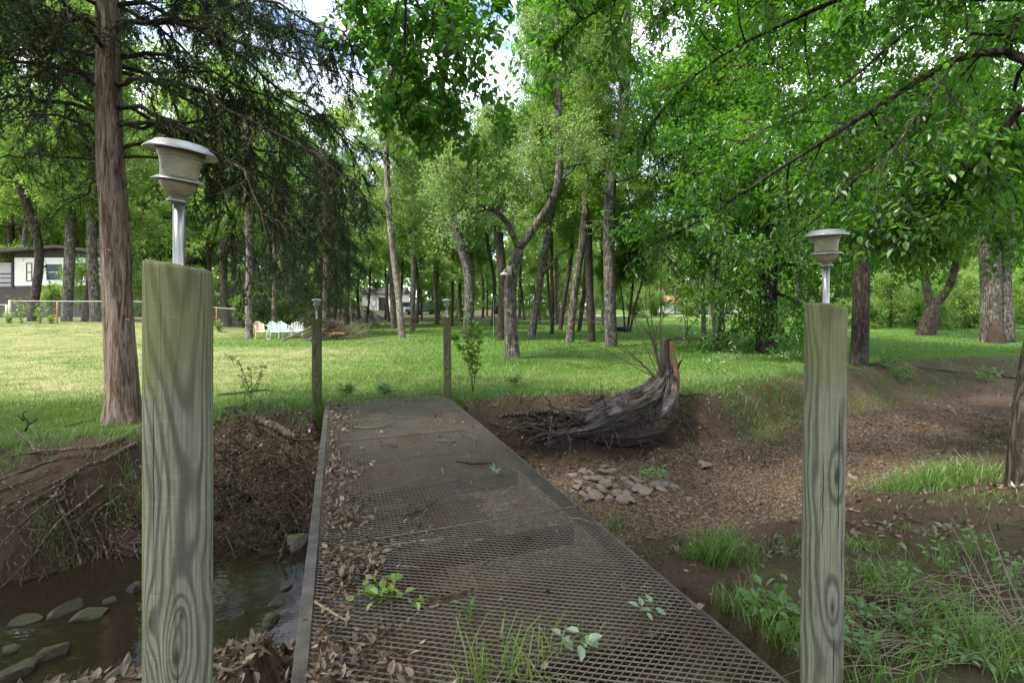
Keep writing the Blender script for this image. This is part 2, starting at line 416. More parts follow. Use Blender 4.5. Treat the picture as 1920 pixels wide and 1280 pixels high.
def stone_mat(name, a, b, moss=.0, rand=.6):
    s = NT(name); o = s.obj(); ri = s.n('ShaderNodeObjectInfo').outputs['Random']; t = s.attr('tint')
    n = s.noise(o, 16, 6, .65); n2 = s.noise(o, 60, 4)
    c = s.mix(n, a, b)
    f = s.math('ADD', s.math('MULTIPLY', ri, .5), s.math('MULTIPLY', t, .5))
    c = s.mix(s.math('MULTIPLY', f, rand), c, s.mix(n2, (.16, .10, .065), (.30, .20, .13)))
    if moss:
        nz = s.sep(s.n('ShaderNodeNewGeometry').outputs['Normal'])[2]
        c = s.mix(s.ramp(s.math('ADD', s.math('MULTIPLY', nz, .4), n), (.62, 0.0), (.85, moss)), c, (.07, .085, .022))
    return s.done(s.pbr(c, .85, s.bump(s.math('ADD', n, s.math('MULTIPLY', n2, .4)), .6, .015), .25))
M['stone'] = stone_mat('stone', (.085, .076, .068), (.21, .19, .175))
M['stone_moss'] = stone_mat('stone_moss', (.09, .08, .07), (.20, .18, .155), .85)

def ground_mat():
    s = NT('ground'); p = s.pos(); dirt = s.attr('dirt'); grav = s.attr('gravel'); moss = s.attr('moss'); dry = s.attr('dry')
    n1 = s.noise(p, 1.3, 6, .65); n2 = s.noise(p, 9, 6, .65); n3 = s.noise(p, 60, 5, .7)
    soil = s.mix(n2, (.024, .0155, .0105), (.080, .053, .037))
    soil = s.mix(s.ramp(n3, (.52, 0.0), (.68, .6)), soil, (.125, .086, .060))
    vc = s.n('ShaderNodeTexVoronoi', i_Vector=p, i_Scale=34.0)
    gcol = s.mix(s.sep(vc.outputs['Color'])[0], (.078, .050, .032), (.25, .168, .108))
    gcol = s.mix(s.ramp(s.sep(vc.outputs['Color'])[1], (.8, 0.0), (.82, .6)), gcol, (.23, .19, .155))
    gcol = s.mix(s.ramp(vc.outputs['Distance'], (.25, 0.0), (.6, .8)), gcol, (.05, .032, .02))
    soil = s.mix(grav, soil, gcol)
    soil = s.mix(s.math('MULTIPLY', moss, s.ramp(n2, (.4, 0.0), (.6, 1.0))), soil, (.036, .058, .012))
    g = s.mix(n2, (.052, .115, .014), (.105, .185, .030))
    g = s.mix(s.ramp(n3, (.35, .5), (.6, 0.0)), g, (.05, .055, .018))
    dryc = s.mix(n2, (.17, .165, .065), (.30, .25, .14))
    g = s.mix(s.math('MULTIPLY', dry, s.ramp(n1, (.38, .25), (.62, 1.0))), g, dryc)
    col = s.mix(dirt, g, soil)
    h = s.math('ADD', s.math('MULTIPLY', n3, .6), s.math('ADD', n2, s.math('MULTIPLY', s.math('MULTIPLY', vc.outputs['Distance'], grav), -1.0)))
    return s.done(s.pbr(col, .93, s.bump(h, .8, .025), .15))
M['ground'] = ground_mat()

def water_mat():
    s = NT('water'); p = s.pos()
    n = s.noise(s.mapping(p, (1, 1.6, 1)), 5, 3); b = s.bump(n, .10, .03)
    fr = s.n('ShaderNodeFresnel', i_IOR=1.30, i_Normal=b).outputs[0]
    mud = s.ramp(s.noise(p, 3, 4), (.35, .0), (.7, 1.0))
    tr = s.n('ShaderNodeBsdfTransparent', i_Color=s.mix(mud, (.34, .24, .15), (.55, .42, .29))).outputs[0]
    df = s.n('ShaderNodeBsdfDiffuse', i_Color=(.05, .036, .024)).outputs[0]
    body = s.n('ShaderNodeMixShader', i_0=.4, i_1=tr, i_2=df).outputs[0]
    gl = s.n('ShaderNodeBsdfGlossy', i_Roughness=.015, i_Normal=b, i_Color=(1, 1, 1)).outputs[0]
    return s.done(s.n('ShaderNodeMixShader', i_0=fr, i_1=body, i_2=gl).outputs[0])
M['water'] = water_mat()
# ------------------------------------------------------------------ terrain
def curve(tab):
    t = np.array(tab, float)
    return lambda x: np.interp(x, t[:, 0], t[:, 1])
far_lip = curve([(-40, -6), (-14, 2.2), (-8, 4.4), (-5.3, 5.15), (-4.35, 5.6), (-3.9, 6.6), (-2.8, 6.95), (-1.7, 7.4), (-.9, 7.75), (.35, 8.0), (1.6, 8.1), (2.6, 8.3), (4.2, 9.2), (6.2, 10.5), (8.6, 11.9), (11, 13.2), (16, 14.2), (26, 16), (60, 24)])
far_foot = curve([(-40, -7.5), (-14, .6), (-8, 2.6), (-6, 3.25), (-4.2, 4.05), (-3.5, 4.55), (-2.7, 4.6), (-2.1, 5.0), (-1, 6.0), (.3, 6.85), (1.5, 7.0), (2.7, 7.15), (3.8, 7.7), (5.0, 8.6), (7, 9.6), (9.1, 10.7), (14, 12), (26, 13.5), (60, 21)])
near_foot = curve([(-40, -9), (-14, -1), (-8, 1.5), (-6, 2.1), (-3.4, 2.9), (-2, 3.4), (-1.5, 3.75), (0, 4.4), (1.3, 5.2), (3.2, 5.6), (5.8, 7.2), (8.5, 8.8), (14, 10.3), (26, 11.5), (60, 19)])
near_lip = curve([(-40, -10.5), (-14, -2.6), (-8, -.2), (-4, 1.2), (-2, 1.75), (-.6, 2.0), (.5, 2.3), (1.3, 2.3), (2.5, 2.5), (4.85, 3.4), (8, 5.4), (14, 7.6), (26, 9), (60, 16)])
bed_z = curve([(-40, -1.1), (-8, -1.08), (-4, -1.08), (-2, -1.06), (-.8, -1.0), (.3, -.88), (1.5, -.82), (4, -.76), (7, -.66), (10, -.56), (16, -.5), (60, -.5)])
B_D = np.array([-.342, .940]); B_N = np.array([.940, .342])      # bridge axis and its right-hand normal

def lawn_z(X, Y):
    z = .42 * sstep((-X - 15) / 8) * sstep((Y - 16) / 9)
    z = z - .10 * sstep((Y - 15) / 6) * sstep((-X - 4) / 5) * (1 - sstep((-X - 15) / 6))
    z = z + .5 * sstep((Y - 45) / 50)
    return z + .10 * (fbm(X * .16, Y * .16, seed=3) - .5) * sstep((Y - 7) / 6)

def terrain(X, Y, full=False):
    X = np.asarray(X, float); Y = np.asarray(Y, float)
    wob = (fbm(X * 1.1, Y * 1.1, seed=11) - .5)
    Yw = Y + wob * .55 * np.clip((np.abs(X) + 2) / 6, .5, 1)
    nl, nf, ff, fl, zb = near_lip(X), near_foot(X), far_foot(X), far_lip(X), bed_z(X)
    zf = lawn_z(X, Y) - .02
    zn = -.02 - .03 * sstep((Y + 1) / 3)
    tn = np.clip((Yw - nl) / np.maximum(nf - nl, .1), 0, 1)
    tf = np.clip((Yw - ff) / np.maximum(fl - ff, .1), 0, 1)
    pf = np.where(X > -1.2, np.where(X < 5, sstep(tf * 1.75 - .45) * .86 + .14 * tf, sstep(np.clip(tf * 1.15, 0, 1)) ** .75), .5 * tf + .5 * sstep(tf))
    z = zn + (zb - zn) * sstep(tn)
    z = np.where(Yw > ff, zb + (zf - zb) * pf, z)
    z = np.where(Yw > fl, zf, z)
    slope = ((tn > 0.02) & (tf < .98))
    inch = sstep(tn * 3) * (1 - sstep((tf - .85) / .15))
    z = z + inch * ((fbm(X * 2.2, Y * 2.2, seed=5) - .5) * .20 + (fbm(X * 7, Y * 7, seed=6) - .5) * .07)
    z = z + (fbm(X * 3, Y * 3, seed=8) - .5) * .03
    s = X * B_D[0] + Y * B_D[1]; w = X * B_N[0] + Y * B_N[1]
    under = (w > -.32) & (w < 1.86) & (s > .3) & (s < 8.05)
    z = np.where(under & (s < 7.7) & (s > .75), np.minimum(z, -.36), z)
    z = np.where((w > -.5) & (w < 2.0) & (s >= 7.8) & (s < 8.4), np.minimum(z, -.015), z)
    if not full: return z
    n = fbm(X * .9, Y * .9, seed=21); n2 = fbm(X * 2.5, Y * 2.5, seed=22)
    lipd = Y - fl
    dirt = 1 - sstep((lipd + (n - .5) * 1.4 + (n2 - .5) * .8 - .05) / .45)
    # left bank top round the cedar is bare earth with thin grass
    left = sstep((-X - 3.0) / .6) * sstep((9 + X * .2 - Y) / 1.5)
    dirt = np.maximum(dirt, left * sstep((.62 - n2) * 4 + .1) * sstep((1.15 - lipd + (n - .5) * 1.5) / .7))
    rb = sstep((X - 2.8) / 1.5) * (1 - sstep((lipd - .5 + (n - .5)) / .5)) * sstep((lipd + 1.8) / .4)
    neargrass = np.where(Y < nf, .3 * sstep((n2 - .52) * 7) * sstep((X - .6) / .6), 0)
    dirt = np.clip(dirt - .55 * neargrass * sstep((4.2 + .3 * X - Y) / 1.2), 0, 1)
    grav = sstep((tn - .62) / .25) * (1 - sstep((tf - .12) / .25)) * sstep((X + 1.6) / .8) * (1 - .7 * sstep((X - 6) / 3))
    moss = np.where(X < -3.0, sstep((tf - .6) / .2) * sstep((n2 - .52) * 8), 0) * (1 - sstep((lipd - .5) / .4)) + .6 * rb
    road = sstep((Y - 66) / 1.5) * (1 - sstep((Y - 71) / 1.5)) * sstep((X - 8) / 5)
    dirt = np.maximum(dirt, sstep((Y - 36 + (n - .5) * 6) / 8) * .75 * (1 - sstep((X - 9) / 6)))
    dry = sstep((-X - 1.2) / 6) * sstep((Y - 6) / 3) * (1 - .75 * sstep((Y - 15.5 + (X + 8) * .1) / 3) * (1 - sstep((-X - 12) / 5)))
    dry = np.maximum(dry, .35 * sstep((12.2 - Y) / 3) * sstep((lipd) / .5))
    return z, dirt, grav, np.clip(moss, 0, 1), np.clip(dry, 0, 1)

def grow_axis(a, b, step, lo, hi, g=1.13):
    mid = list(np.arange(a, b + 1e-6, step)); d = step; x = b; up = []
    while x < hi: d *= g; x += d; up.append(x)
    d = step; x = a; dn = []
    while x > lo: d *= g; x -= d; dn.append(x)
    return np.array(dn[::-1] + mid + up)
gx = grow_axis(-7.5, 10, .055, -260, 260); gy = grow_axis(.4, 13.5, .055, -60, 420)
GX, GY = np.meshgrid(gx, gy)
gz, gd, gg, gm, gdr = terrain(GX, GY, True)
nx, ny = len(gx), len(gy)
mb = MB(); ii = np.arange(ny - 1)[:, None] * nx + np.arange(nx - 1)[None]
mb.add(np.stack([GX, GY, gz], -1).reshape(-1, 3), np.stack([ii, ii + 1, ii + nx + 1, ii + nx], -1).reshape(-1, 4))
tag(mb.build('ground', M['ground'], attrs=dict(dirt=gd.ravel(), gravel=gg.ravel(), moss=gm.ravel(), dry=gdr.ravel())), kind='structure',
    label='lawn with a muddy creek channel cut through it')

WZ = -.955
wp = [(-14, -2.5), (-8, .4), (-4, 2.0), (-2.2, 2.9), (-1.2, 3.3), (-.4, 3.9), (.2, 4.9), (.1, 5.9), (-1, 6.3), (-2, 5.4), (-3.2, 5.0), (-5, 4.3), (-8, 3.4), (-14, 1.3)]
mb = MB(); n = len(wp)
me = bpy.data.meshes.new('creek_water'); me.from_pydata([(x, y, WZ) for x, y in wp], [], [tuple(range(n))]); me.materials.append(M['water'])
o = bpy.data.objects.new('creek_water', me); COL.objects.link(o); tag(o, 'shallow brown creek water beneath the left bank', kind='structure')

def hit(u, v, lift=0.0):
    """where the sight line through a point of the photograph meets the ground"""
    d = np.array([(u - 960) / F, 1.0, -(v - HZ) / F]); t = np.concatenate([np.arange(.8, 12, .05), np.arange(12, 120, .3)])
    k = max(1, np.argmax(EYE + d[2] * t <= terrain(d[0] * t, t)))
    t = np.linspace(t[k - 1], t[k], 12); k = np.argmax(EYE + d[2] * t <= terrain(d[0] * t, t))
    t = t[k]; return np.array([d[0] * t, t, float(terrain(d[0] * t, t)) + lift])
def at(u, v, Y): return np.array([(u - 960) / F * Y, Y, EYE - (v - HZ) / F * Y])
def gz1(x, y): return float(terrain(x, y))

# ------------------------------------------------------------------ footbridge
W0, W1, S0, S1 = -.174, 1.682, .78, 7.98
def bw(s, w, z): 
    s, w, z = np.broadcast_arrays(np.asarray(s, float), np.asarray(w, float), np.asarray(z, float))
    return np.stack([B_D[0] * s + B_N[0] * w, B_D[1] * s + B_N[1] * w, z], -1)
bridge = thing('footbridge', 'long footbridge of rusty expanded metal mesh spanning the muddy creek', 'footbridge', tuple(bw(4.3, .75, 0)))
bo = np.array(bridge.location)
SW, LW = .0335, .060
ni = 2 + int((W1 - W0 - .058) / (LW / 2)); nj = int((S1 - S0) / (SW / 2))
I, J = np.meshgrid(np.arange(ni), np.arange(nj)); ev = ((I + J) % 2 == 0)
parts_V, parts_Q, cnt = [], [], 0
def sag(s, w):  # the thin sheets are trodden out of true between the joists
    return .007 * (fbm(s * 1.6, w * 1.9, seed=31) - .5) * 2 - .006 * np.abs(np.sin(s * math.pi / 1.2))
for dj in (1, -1):
    ok = ev & (I + 1 < ni) & (J + dj >= 0) & (J + dj < nj)
    a_i, a_j = I[ok], J[ok]
    w0 = W0 + .055 + a_i * LW / 2; s0 = S0 + a_j * SW / 2; w1 = w0 + LW / 2; s1 = s0 + dj * SW / 2
    bond = .22
    wa, sa = w0 + (w1 - w0) * .0, s0; wb, sb = w1, s1
    hw = .0030; th = .0024
    tl = .0010 * dj
    V = np.zeros((len(w0), 8, 3))
    for k, (ww, ss) in enumerate(((wa, sa), (wb, sb))):
        zt = sag(ss, ww) - .004
        for m, (off, dz) in enumerate(((-hw, tl), (hw, -tl), (hw * 1.0, -tl - th), (-hw, tl - th))):
            V[:, k * 4 + m] = bw(ss + off, ww, zt + dz) - bo
    b = np.arange(len(w0))[:, None, None] * 8
    Q = (b + np.array([[0, 1, 5, 4], [1, 2, 6, 5], [3, 0, 4, 7], [2, 3, 7, 6]])[None]).reshape(-1, 4)
    parts_V.append(V.reshape(-1, 3)); parts_Q.append(Q + cnt); cnt += len(V) * 8
mb = MB(); mb.add(np.concatenate(parts_V), np.concatenate(parts_Q)); mb.build('mesh_deck', M['deck_steel'], bridge, smooth=False)
def bbox_part(name, s0, s1, w0, w1, z0, z1, mat):
    m = MB(); ns = max(2, int((s1 - s0) / .12))
    ss = np.linspace(s0, s1, ns)
    ring = [(w0, z0), (w1, z0), (w1, z1 - .006), (w1 - .004, z1), (w0 + .004, z1), (w0, z1 - .006)]; n = len(ring)
    V = np.concatenate([bw(s, np.array([r[0] for r in ring]), np.array([r[1] for r in ring]) + .003 * (vnoise(s * 2, z0, seed=4) - .5)) for s in ss]) - bo
    i = np.arange(ns - 1)[:, None] * n; j = np.arange(n)[None]; k = (j + 1) % n
    m.add(V, np.stack([i + j, i + k, i + n + k, i + n + j], -1).reshape(-1, 4), [(0, 2, 1), (0, 3, 2), (0, 4, 3), (0, 5, 4)])
    return m.build(name, mat, bridge, smooth=False)
M['under_steel'] = simple('under_steel', (.040, .030, .022), .95, 0, .1, .4, 12)
bbox_part('edge_beam', S0, S1, W0, W0 + .062, -.16, .002, M['edge_steel'])
bbox_part('edge_beam', S0, S1, W1 - .008, W1 + .008, -.12, .001, M['edge_steel'])
for s in np.arange(S0 + .05, S1, 1.2): bbox_part('joist', s, s + .06, W0 + .064, W1 - .010, -.30, -.17, M['under_steel'])
for s in (3.18, 5.58): bbox_part('seam_strip', s, s + .012, W0 + .07, W1 - .012, -.008, .0015, M['deck_steel'])
bbox_part('end_plate', S1 + .002, S1 + .09, W0, W1, -.12, .002, M['edge_steel'])

# ------------------------------------------------------------------ wooden posts with solar lamps
def lathe(mb, prof, n=40, tint=None):
    prof = np.array(prof, float); a = np.linspace(0, 2 * math.pi, n, endpoint=False); m = len(prof)
    V = np.stack([prof[:, :1] * np.cos(a), prof[:, :1] * np.sin(a), np.repeat(prof[:, 1:], n, 1)], -1).reshape(-1, 3)
    i = np.arange(m - 1)[:, None] * n; j = np.arange(n)[None]; k = (j + 1) % n
    mb.add(V, np.stack([i + j, i + k, i + n + k, i + n + j], -1).reshape(-1, 4), tint=tint)

def lamp_post(x, y, zb, zt, r, mat, label, tilt=(0, 0), lean=0.0, rz=0.0, seed=1, flat=.0):
    t = thing('lamp_post', label, 'lamp post', (x, y, zb), 'timber posts with solar lamps at the bridge corners')
    t.rotation_euler = (0, lean, rz)
    H = zt - zb; m = MB(); n = 56; zs = np.concatenate([np.linspace(-.25, H - .012, 44), [H - .004, H, H + .0005]])
    a = np.linspace(0, 2 * math.pi, n, endpoint=False)
    A, Z = np.meshgrid(a, zs)
    # round log, flattened a little on the faces
    rr = r * (1 + flat * np.abs(np.cos(2 * A)) ** 3 * -1 + flat * .5) * (1 + .018 * (fbm(np.cos(A) * 1.5 + seed, np.sin(A) * 1.5, Z * 1.3, seed=seed) - .5) * 2)
    rr = rr * (1 + .035 * sstep((.35 - Z) / .6))
    rr[-2] = rr[-2] - .006; rr[-1] = 0.001
    top = .010 * (fbm(np.cos(a) * 1.2, np.sin(a) * 1.2 + seed, seed=seed + 3) - .5) * 2 - .012 * np.cos(a - .4)
    Zz = Z + top[None] * sstep((Z - (H - .12)) / .12); Zz[-1] = Zz[-2].mean() - .002
    V = np.stack([rr * np.cos(A), rr * np.sin(A), Zz], -1).reshape(-1, 3); mm = len(zs)
    i = np.arange(mm - 1)[:, None] * n; j = np.arange(n)[None]; k = (j + 1) % n
    m.add(V, np.stack([i + j, i + k, i + n + k, i + n + j], -1).reshape(-1, 4))
    m.build('post', mat, t, attrs=dict(upz=(Z / H).ravel()))
    ex = thing_part = bpy.data.objects.new('solar_lamp', None); COL.objects.link(ex); ex.parent = t
    ex.location = (0, 0, H - .01); ex.rotation_euler = (0, 0, 0)
    m = MB(); lathe(m, [(.0128, -.02), (.0128, .172), (.0, .172)], 24); p = m.build('lamp_pole', M['steel'], ex)
    def lp(name, prof, mat_):
        q = MB(); lathe(q, prof, 48); o = q.build(name, mat_, ex); o.location = (-tilt[1] * .05, tilt[0] * .05, .165 + abs(tilt[1]) * .03); o.rotation_euler = (tilt[0], tilt[1], 0); return o
    lp('collar', [(.013, -.004), (.021, -.003), (.0235, .001), (.0215, .004), (.016, .009), (.015, .012)], M['lamp_cap'])
    lp('bowl', [(.015, .011), (.022, .014), (.032, .026), (.0395, .040), (.042, .052), (.041, .053)], M['lamp_plastic'])
    lp('flange', [(.0415, .050), (.055, .0455), (.0575, .0465), (.054, .050), (.045, .0565), (.0415, .058)], M['lamp_cap'])
    lp('lens', [(.040, .056), (.0405, .070), (.042, .088), (.0455, .104), (.047, .106)], M['lens'])
    lp('lens_collar', [(.0455, .1035), (.0485, .110), (.052, .122), (.052, .126)], M['lamp_plastic'])
    lp('cap', [(.050, .1225), (.062, .121), (.077, .1165), (.0785, .118), (.074, .124), (.066, .131), (.060, .1345), (.057, .1395), (.048, .1415), (.030, .1425)], M['lamp_cap'])
    lp('solar_panel', [(.0305, .1424), (.030, .1440), (.0, .1442)], M['solar'])
    return t
kn1 = [(-.022, .80, .024, .016), (.045, .81, .016, .012), (.036, .72, .026, .030), (-.005, .36, .010, .010)]
kn2 = [(.006, 1.20, .030, .024), (-.004, .70, .036, .030), (.052, .77, .010, .010)]
kn3 = [(.01, .6, .03, .02), (-.02, 1.1, .03, .02)]
M['post_a'] = post_wood('post_wood_mossy', kn1, -1.1, .016, .035, 1.0, .15, 760.0, .066, .036, cracks=((-.012, .95, 1.35, .0020), (.038, .15, .75, .0017), (.008, .05, .40, .0015)))
M['post_b'] = post_wood('post_wood_grey', kn2, .15, .006, .012, 4.0, .85, 400.0, cracks=((.014, .92, 1.48, .0030), (-.026, -.05, .34, .0034), (.032, .72, 1.12, .0026), (.002, .38, .62, .0024), (-.040, .9, 1.3, .0018)))
M['post_c'] = post_wood('post_wood_green', kn3, -1.6, .03, .05, 7.0, .9, mul=.55)
M['post_d'] = post_wood('post_wood_far', kn3, .3, .03, .05, 9.0, .7, mul=.62)
lamp_post(-.822, 1.185, gz1(-.822, 1.185), 1.595, .0705, M['post_a'], 'thick mossy grey post beside the cedar trunk, its tilted lamp leaning right', (.03, .10), .0, 0, 1, .05)
lamp_post(1.222, 1.905, gz1(1.222, 1.905), 1.495, .0705, M['post_b'], 'grey green post with oval knots standing among the weeds, lamp cap tipped left', (.04, -.05), .012, 0, 2, .05)
lamp_post(-2.96, 7.28, gz1(-2.96, 7.28), 1.28, .071, M['post_c'], 'distant green mossy post in front of the brush pile, topped by a small lamp', (0, .03), .0, 0, 3, .05)
lamp_post(-1.055, 7.85, gz1(-1.055, 7.85), 1.285, .063, M['post_d'], 'distant slim grey post beside the yellow green sapling at the bridge end', (0, .0), -.006, 0, 4, .03)
# ------------------------------------------------------------------ trees
class Spec:
    def __init__(s, **k):
        s.nl = 20; s.L = 3.0; s.el = (15, 55); s.up = .05; s.wander = .22; s.nsub = 8; s.subf = .42; s.ntw = 8; s.tw = .55
        s.lpt = 16; s.leaf = .11; s.lw = .5; s.near = False; s.twigs = False; s.droop = .25; s.nrm = .7; s.limb_r = .3; s.sub_n = 3; s.shape = 'dome'; s.fold = .3; s.spread = .12
        s.skip = .0; s.curl = .12; s.bias = None
        s.__dict__.update(k)

def foliage(leaf, wood, base, dr, L, sp, tnt):
    """twigs with leaves along one sub-branch path (base: m x 3 points, dr: m x 3 directions)"""
    n = sp.ntw; g = R.random(n) * .85 + .15; g[0] = 1.0
    m = len(base) - 1; f = g * m; i = np.minimum(f.astype(int), m - 1); fr = (f - i)[:, None]
    A = base[i] * (1 - fr) + base[i + 1] * fr
    d = unit(dr[i] * .7 + rvec(n) * .85 + np.array([0, 0, -sp.droop * .5]))
    tl = sp.tw * R.uniform(.5, 1.15, n)[:, None]
    Bp = A + d * tl
    if sp.twigs: prisms(wood, A, Bp, .004, .0012)
    k = sp.lpt; t = R.random((n, k, 1)) * 1.0 + .08
    P = A[:, None] + d[:, None] * tl[:, None] * t + R.normal(size=(n, k, 3)) * sp.spread * sp.tw
    P = P.reshape(-1, 3); nn = len(P)
    D = unit(np.repeat(d, k, 0) * .5 + rvec(nn) * .9 + np.array([0, 0, -sp.droop]))
    N = unit(rvec(nn) * (1 - sp.nrm) * 1.6 + np.array([0, 0, sp.nrm]))
    sz = sp.leaf * R.uniform(.6, 1.2, nn)
    leaves(leaf, P, D, N, sz, sz * sp.lw, sp.fold, sp.near, np.clip(tnt + R.normal(size=nn) * .22, 0, 1), sp.curl)

def limb(wood, leaf, p0, d0, L, r, sp, path=None, side=None):
    m = 8
    if path is None:
        p = np.array(p0, float); d = unit(d0); pts = [p.copy()]
        for k in range(m - 1):
            d = unit(d + np.array([0, 0, sp.up]) + R.normal(size=3) * sp.wander); p = p + d * L / (m - 1); pts.append(p.copy())
        pts = np.array(pts)
    else:
        pts = resample(path, 14); m = 14; L = np.linalg.norm(np.diff(pts, axis=0), axis=1).sum()
    tube(wood, pts, [r, r * .55, r * .16], 7 if r > .04 else 5)
    dirs = unit(np.gradient(pts, axis=0))
    for k in range(sp.nsub):
        t = .12 + .88 * (k + R.random()) / sp.nsub if sp.nsub > 1 else .9
        f = t * (m - 1); i = min(int(f), m - 2); fr = f - i
        b = pts[i] * (1 - fr) + pts[i + 1] * fr
        d = unit(dirs[i] * .75 + rvec(1)[0] * .9 + np.array([0, 0, .05 - .1 * sp.droop]))
        l = L * sp.subf * (1.15 - .55 * t) * R.uniform(.7, 1.2)
        q = [b]; dd = d
        for j in range(4):
            dd = unit(dd + R.normal(size=3) * .25 + np.array([0, 0, sp.up * .5 - sp.droop * .12])); q.append(q[-1] + dd * l / 4)
        q = np.array(q)
        tube(wood, q, [max(r * .28, .006), .004], sp.sub_n, cap=False)
        if R.random() >= sp.skip: foliage(leaf, wood, q, unit(np.gradient(q, axis=0)), l, sp, R.random())
    foliage(leaf, wood, pts[-4:], dirs[-4:], L * .3, sp, R.random())

def flare(r_amt, n_lobes, ph):
    def f(rad_, t, a, pts):
        hgt = (pts[:, 2] - pts[0, 2])[:, None]
        return rad_ * (1 + r_amt * np.exp(-np.maximum(hgt, 0) / .22) * (.75 + .35 * np.cos(n_lobes * a + ph)) + .05 * np.sin(3 * a + hgt * 1.3 + ph))
    return f

def make_tree(name, label, cat, stems, sp, barkm, leafm, group=None, extra=None, loc=None, fl=.45, crown_name='crown'):
    """stems: list of (points, r0, r1, z above which limbs leave, length scale)"""
    base = np.array(stems[0][0][0], float) if loc is None else np.array(loc, float)
    wood, br, leaf = MB(), MB(), MB()
    for si, (pts, r0, r1, zc, ls) in enumerate(stems):
        pts = np.asarray(pts, float)
        pp = resample(pts, max(14, 4 * len(pts))); L = len(pp)
        if si == 0:
            pp = np.vstack([pp[:1] - [0, 0, .25], pp]); L += 1
        tube(wood, pp - base, [r0, r0 * .86 + r1 * .14, r1], 16 if si == 0 else 12, rough=flare(fl if si == 0 else 0, R.integers(4, 7), R.random() * 6))
        zs = pp[:, 2]; z0 = max(zc, zs[0]); z1 = zs[-1]
        if ls <= 0: continue
        nl = sp.nl if si == 0 else max(5, int(sp.nl * .7))
        az = R.random() * 6.28
        for k in range(nl):
            t = (k + R.random() * .8) / nl
            z = z0 + (z1 - z0) * t; i = min(np.searchsorted(zs, z), L - 1)
            az += 2.4 + R.normal() * .3
            el = rad(sp.el[0] + (sp.el[1] - sp.el[0]) * t + R.normal() * 6)
            d = np.array([math.cos(az) * math.cos(el), math.sin(az) * math.cos(el), math.sin(el)])
            if sp.bias is not None: d = unit(d + np.array(sp.bias) * R.random())
            sh = {'dome': .55 + .9 * math.sin(math.pi * min(1, .12 + t * .8)) * .6, 'cone': 1.15 - .9 * t, 'round': .35 + .85 * math.sin(math.pi * (.1 + .8 * t))}[sp.shape]
            l = sp.L * ls * sh * R.uniform(.75, 1.2)
            r = max(.018, np.interp(z, zs, np.linspace(r0, r1, L)) * sp.limb_r) * (.6 + .4 * min(1, l / sp.L))
            limb(br, leaf, pp[i] - base, d, l, r, sp)
    if extra: extra(br, leaf, base)
    t = thing(name, label, cat, base, group)
    wood.build('trunk', barkm, t)
    if br.n: br.build('branches', barkm, t)
    if leaf.n: leaf.build(crown_name, leafm, t, smooth=False)
    return t

def grounded(pts):
    pts = np.array(pts, float); pts[0][2] = gz1(pts[0][0], pts[0][1]); return pts
def trunk_px(px, Y, top=None, lean=None, dy=0.0):
    """trunk line through points seen in the photo at depth Y, then carried on up to height top"""
    pts = [at(u, v, Y + dy * k) for k, (u, v) in enumerate(px)]
    pts = list(grounded(pts))
    if top is not None and top > pts[-1][2] + .5:
        d = unit(np.array(pts[-1]) - np.array(pts[-2])); 
        d = unit(np.array([d[0] * .6, R.normal() * .08, 1.0])); p = np.array(pts[-1])
        n = 3; h = (top - p[2]) / n
        for k in range(n):
            p = p + d * h / d[2]; d = unit(d + R.normal(size=3) * np.array([.1, .1, 0])); pts.append(p.copy())
    return np.array(pts)

G1 = 'tall trees scattered across the lawn'
S_mid = Spec(nl=24, L=3.0, lpt=28, leaf=.11, tw=.62, nsub=8, ntw=8, el=(10, 60))
S_air = Spec(nl=19, L=2.8, lpt=28, leaf=.10, tw=.6, nsub=7, ntw=8, el=(5, 60), droop=.35)
# forked tree in the middle of the lawn
st = trunk_px([(963, 660), (957, 590), (958, 520), (972, 468)], 13.5)
lf = np.array([st[-1], at(955, 425, 13.4), at(932, 398, 13.2), at(905, 385, 13.0), at(895, 372, 12.9)])
rf = np.array([st[-1], at(1003, 425, 13.6), at(1040, 365, 13.7), at(1049, 300, 13.8), at(1047, 220, 13.8), at(1050, 130, 13.8), at(1044, 20, 13.6), at(1040, -120, 13.4), at(1046, -240, 13.4)])
S_t1 = Spec(nl=32, L=1.9, lpt=26, leaf=.085, tw=.48, nsub=7, ntw=7, el=(5, 60), droop=.35, near=False, twigs=True)
def t1_extra(br, leaf, base):
    S2 = Spec(nsub=6, ntw=6, lpt=14, leaf=.085, tw=.45, droop=.4, twigs=True, subf=.5)
    limb(br, leaf, None, None, 1, .035, S2, path=np.array([at(912, 392, 13.1), at(890, 400, 12.7), at(862, 402, 12.2), at(842, 418, 11.9), at(822, 440, 11.6)]) - base)
    for k in range(7):
        limb(br, leaf, lf[-1] - base, np.array([R.normal() * .9, R.normal() * .8 - .2, R.uniform(.3, 1)]), R.uniform(1.4, 2.3), .035, S_t1)
    limb(br, leaf, at(1046, 345, 13.7) - base, np.array([1, .1, .7]), 2.2, .04, S_t1)
make_tree('forked_tree', 'lichen spotted tree with a wide Y fork and a white dome light on its trunk', 'tree', [(st, .185, .15, 99, 0), (lf, .085, .045, 99, 0), (rf, .115, .028, 4.0, 1.0)], S_t1, M['bark_grey'], M['leaf_pale'], G1, t1_extra)

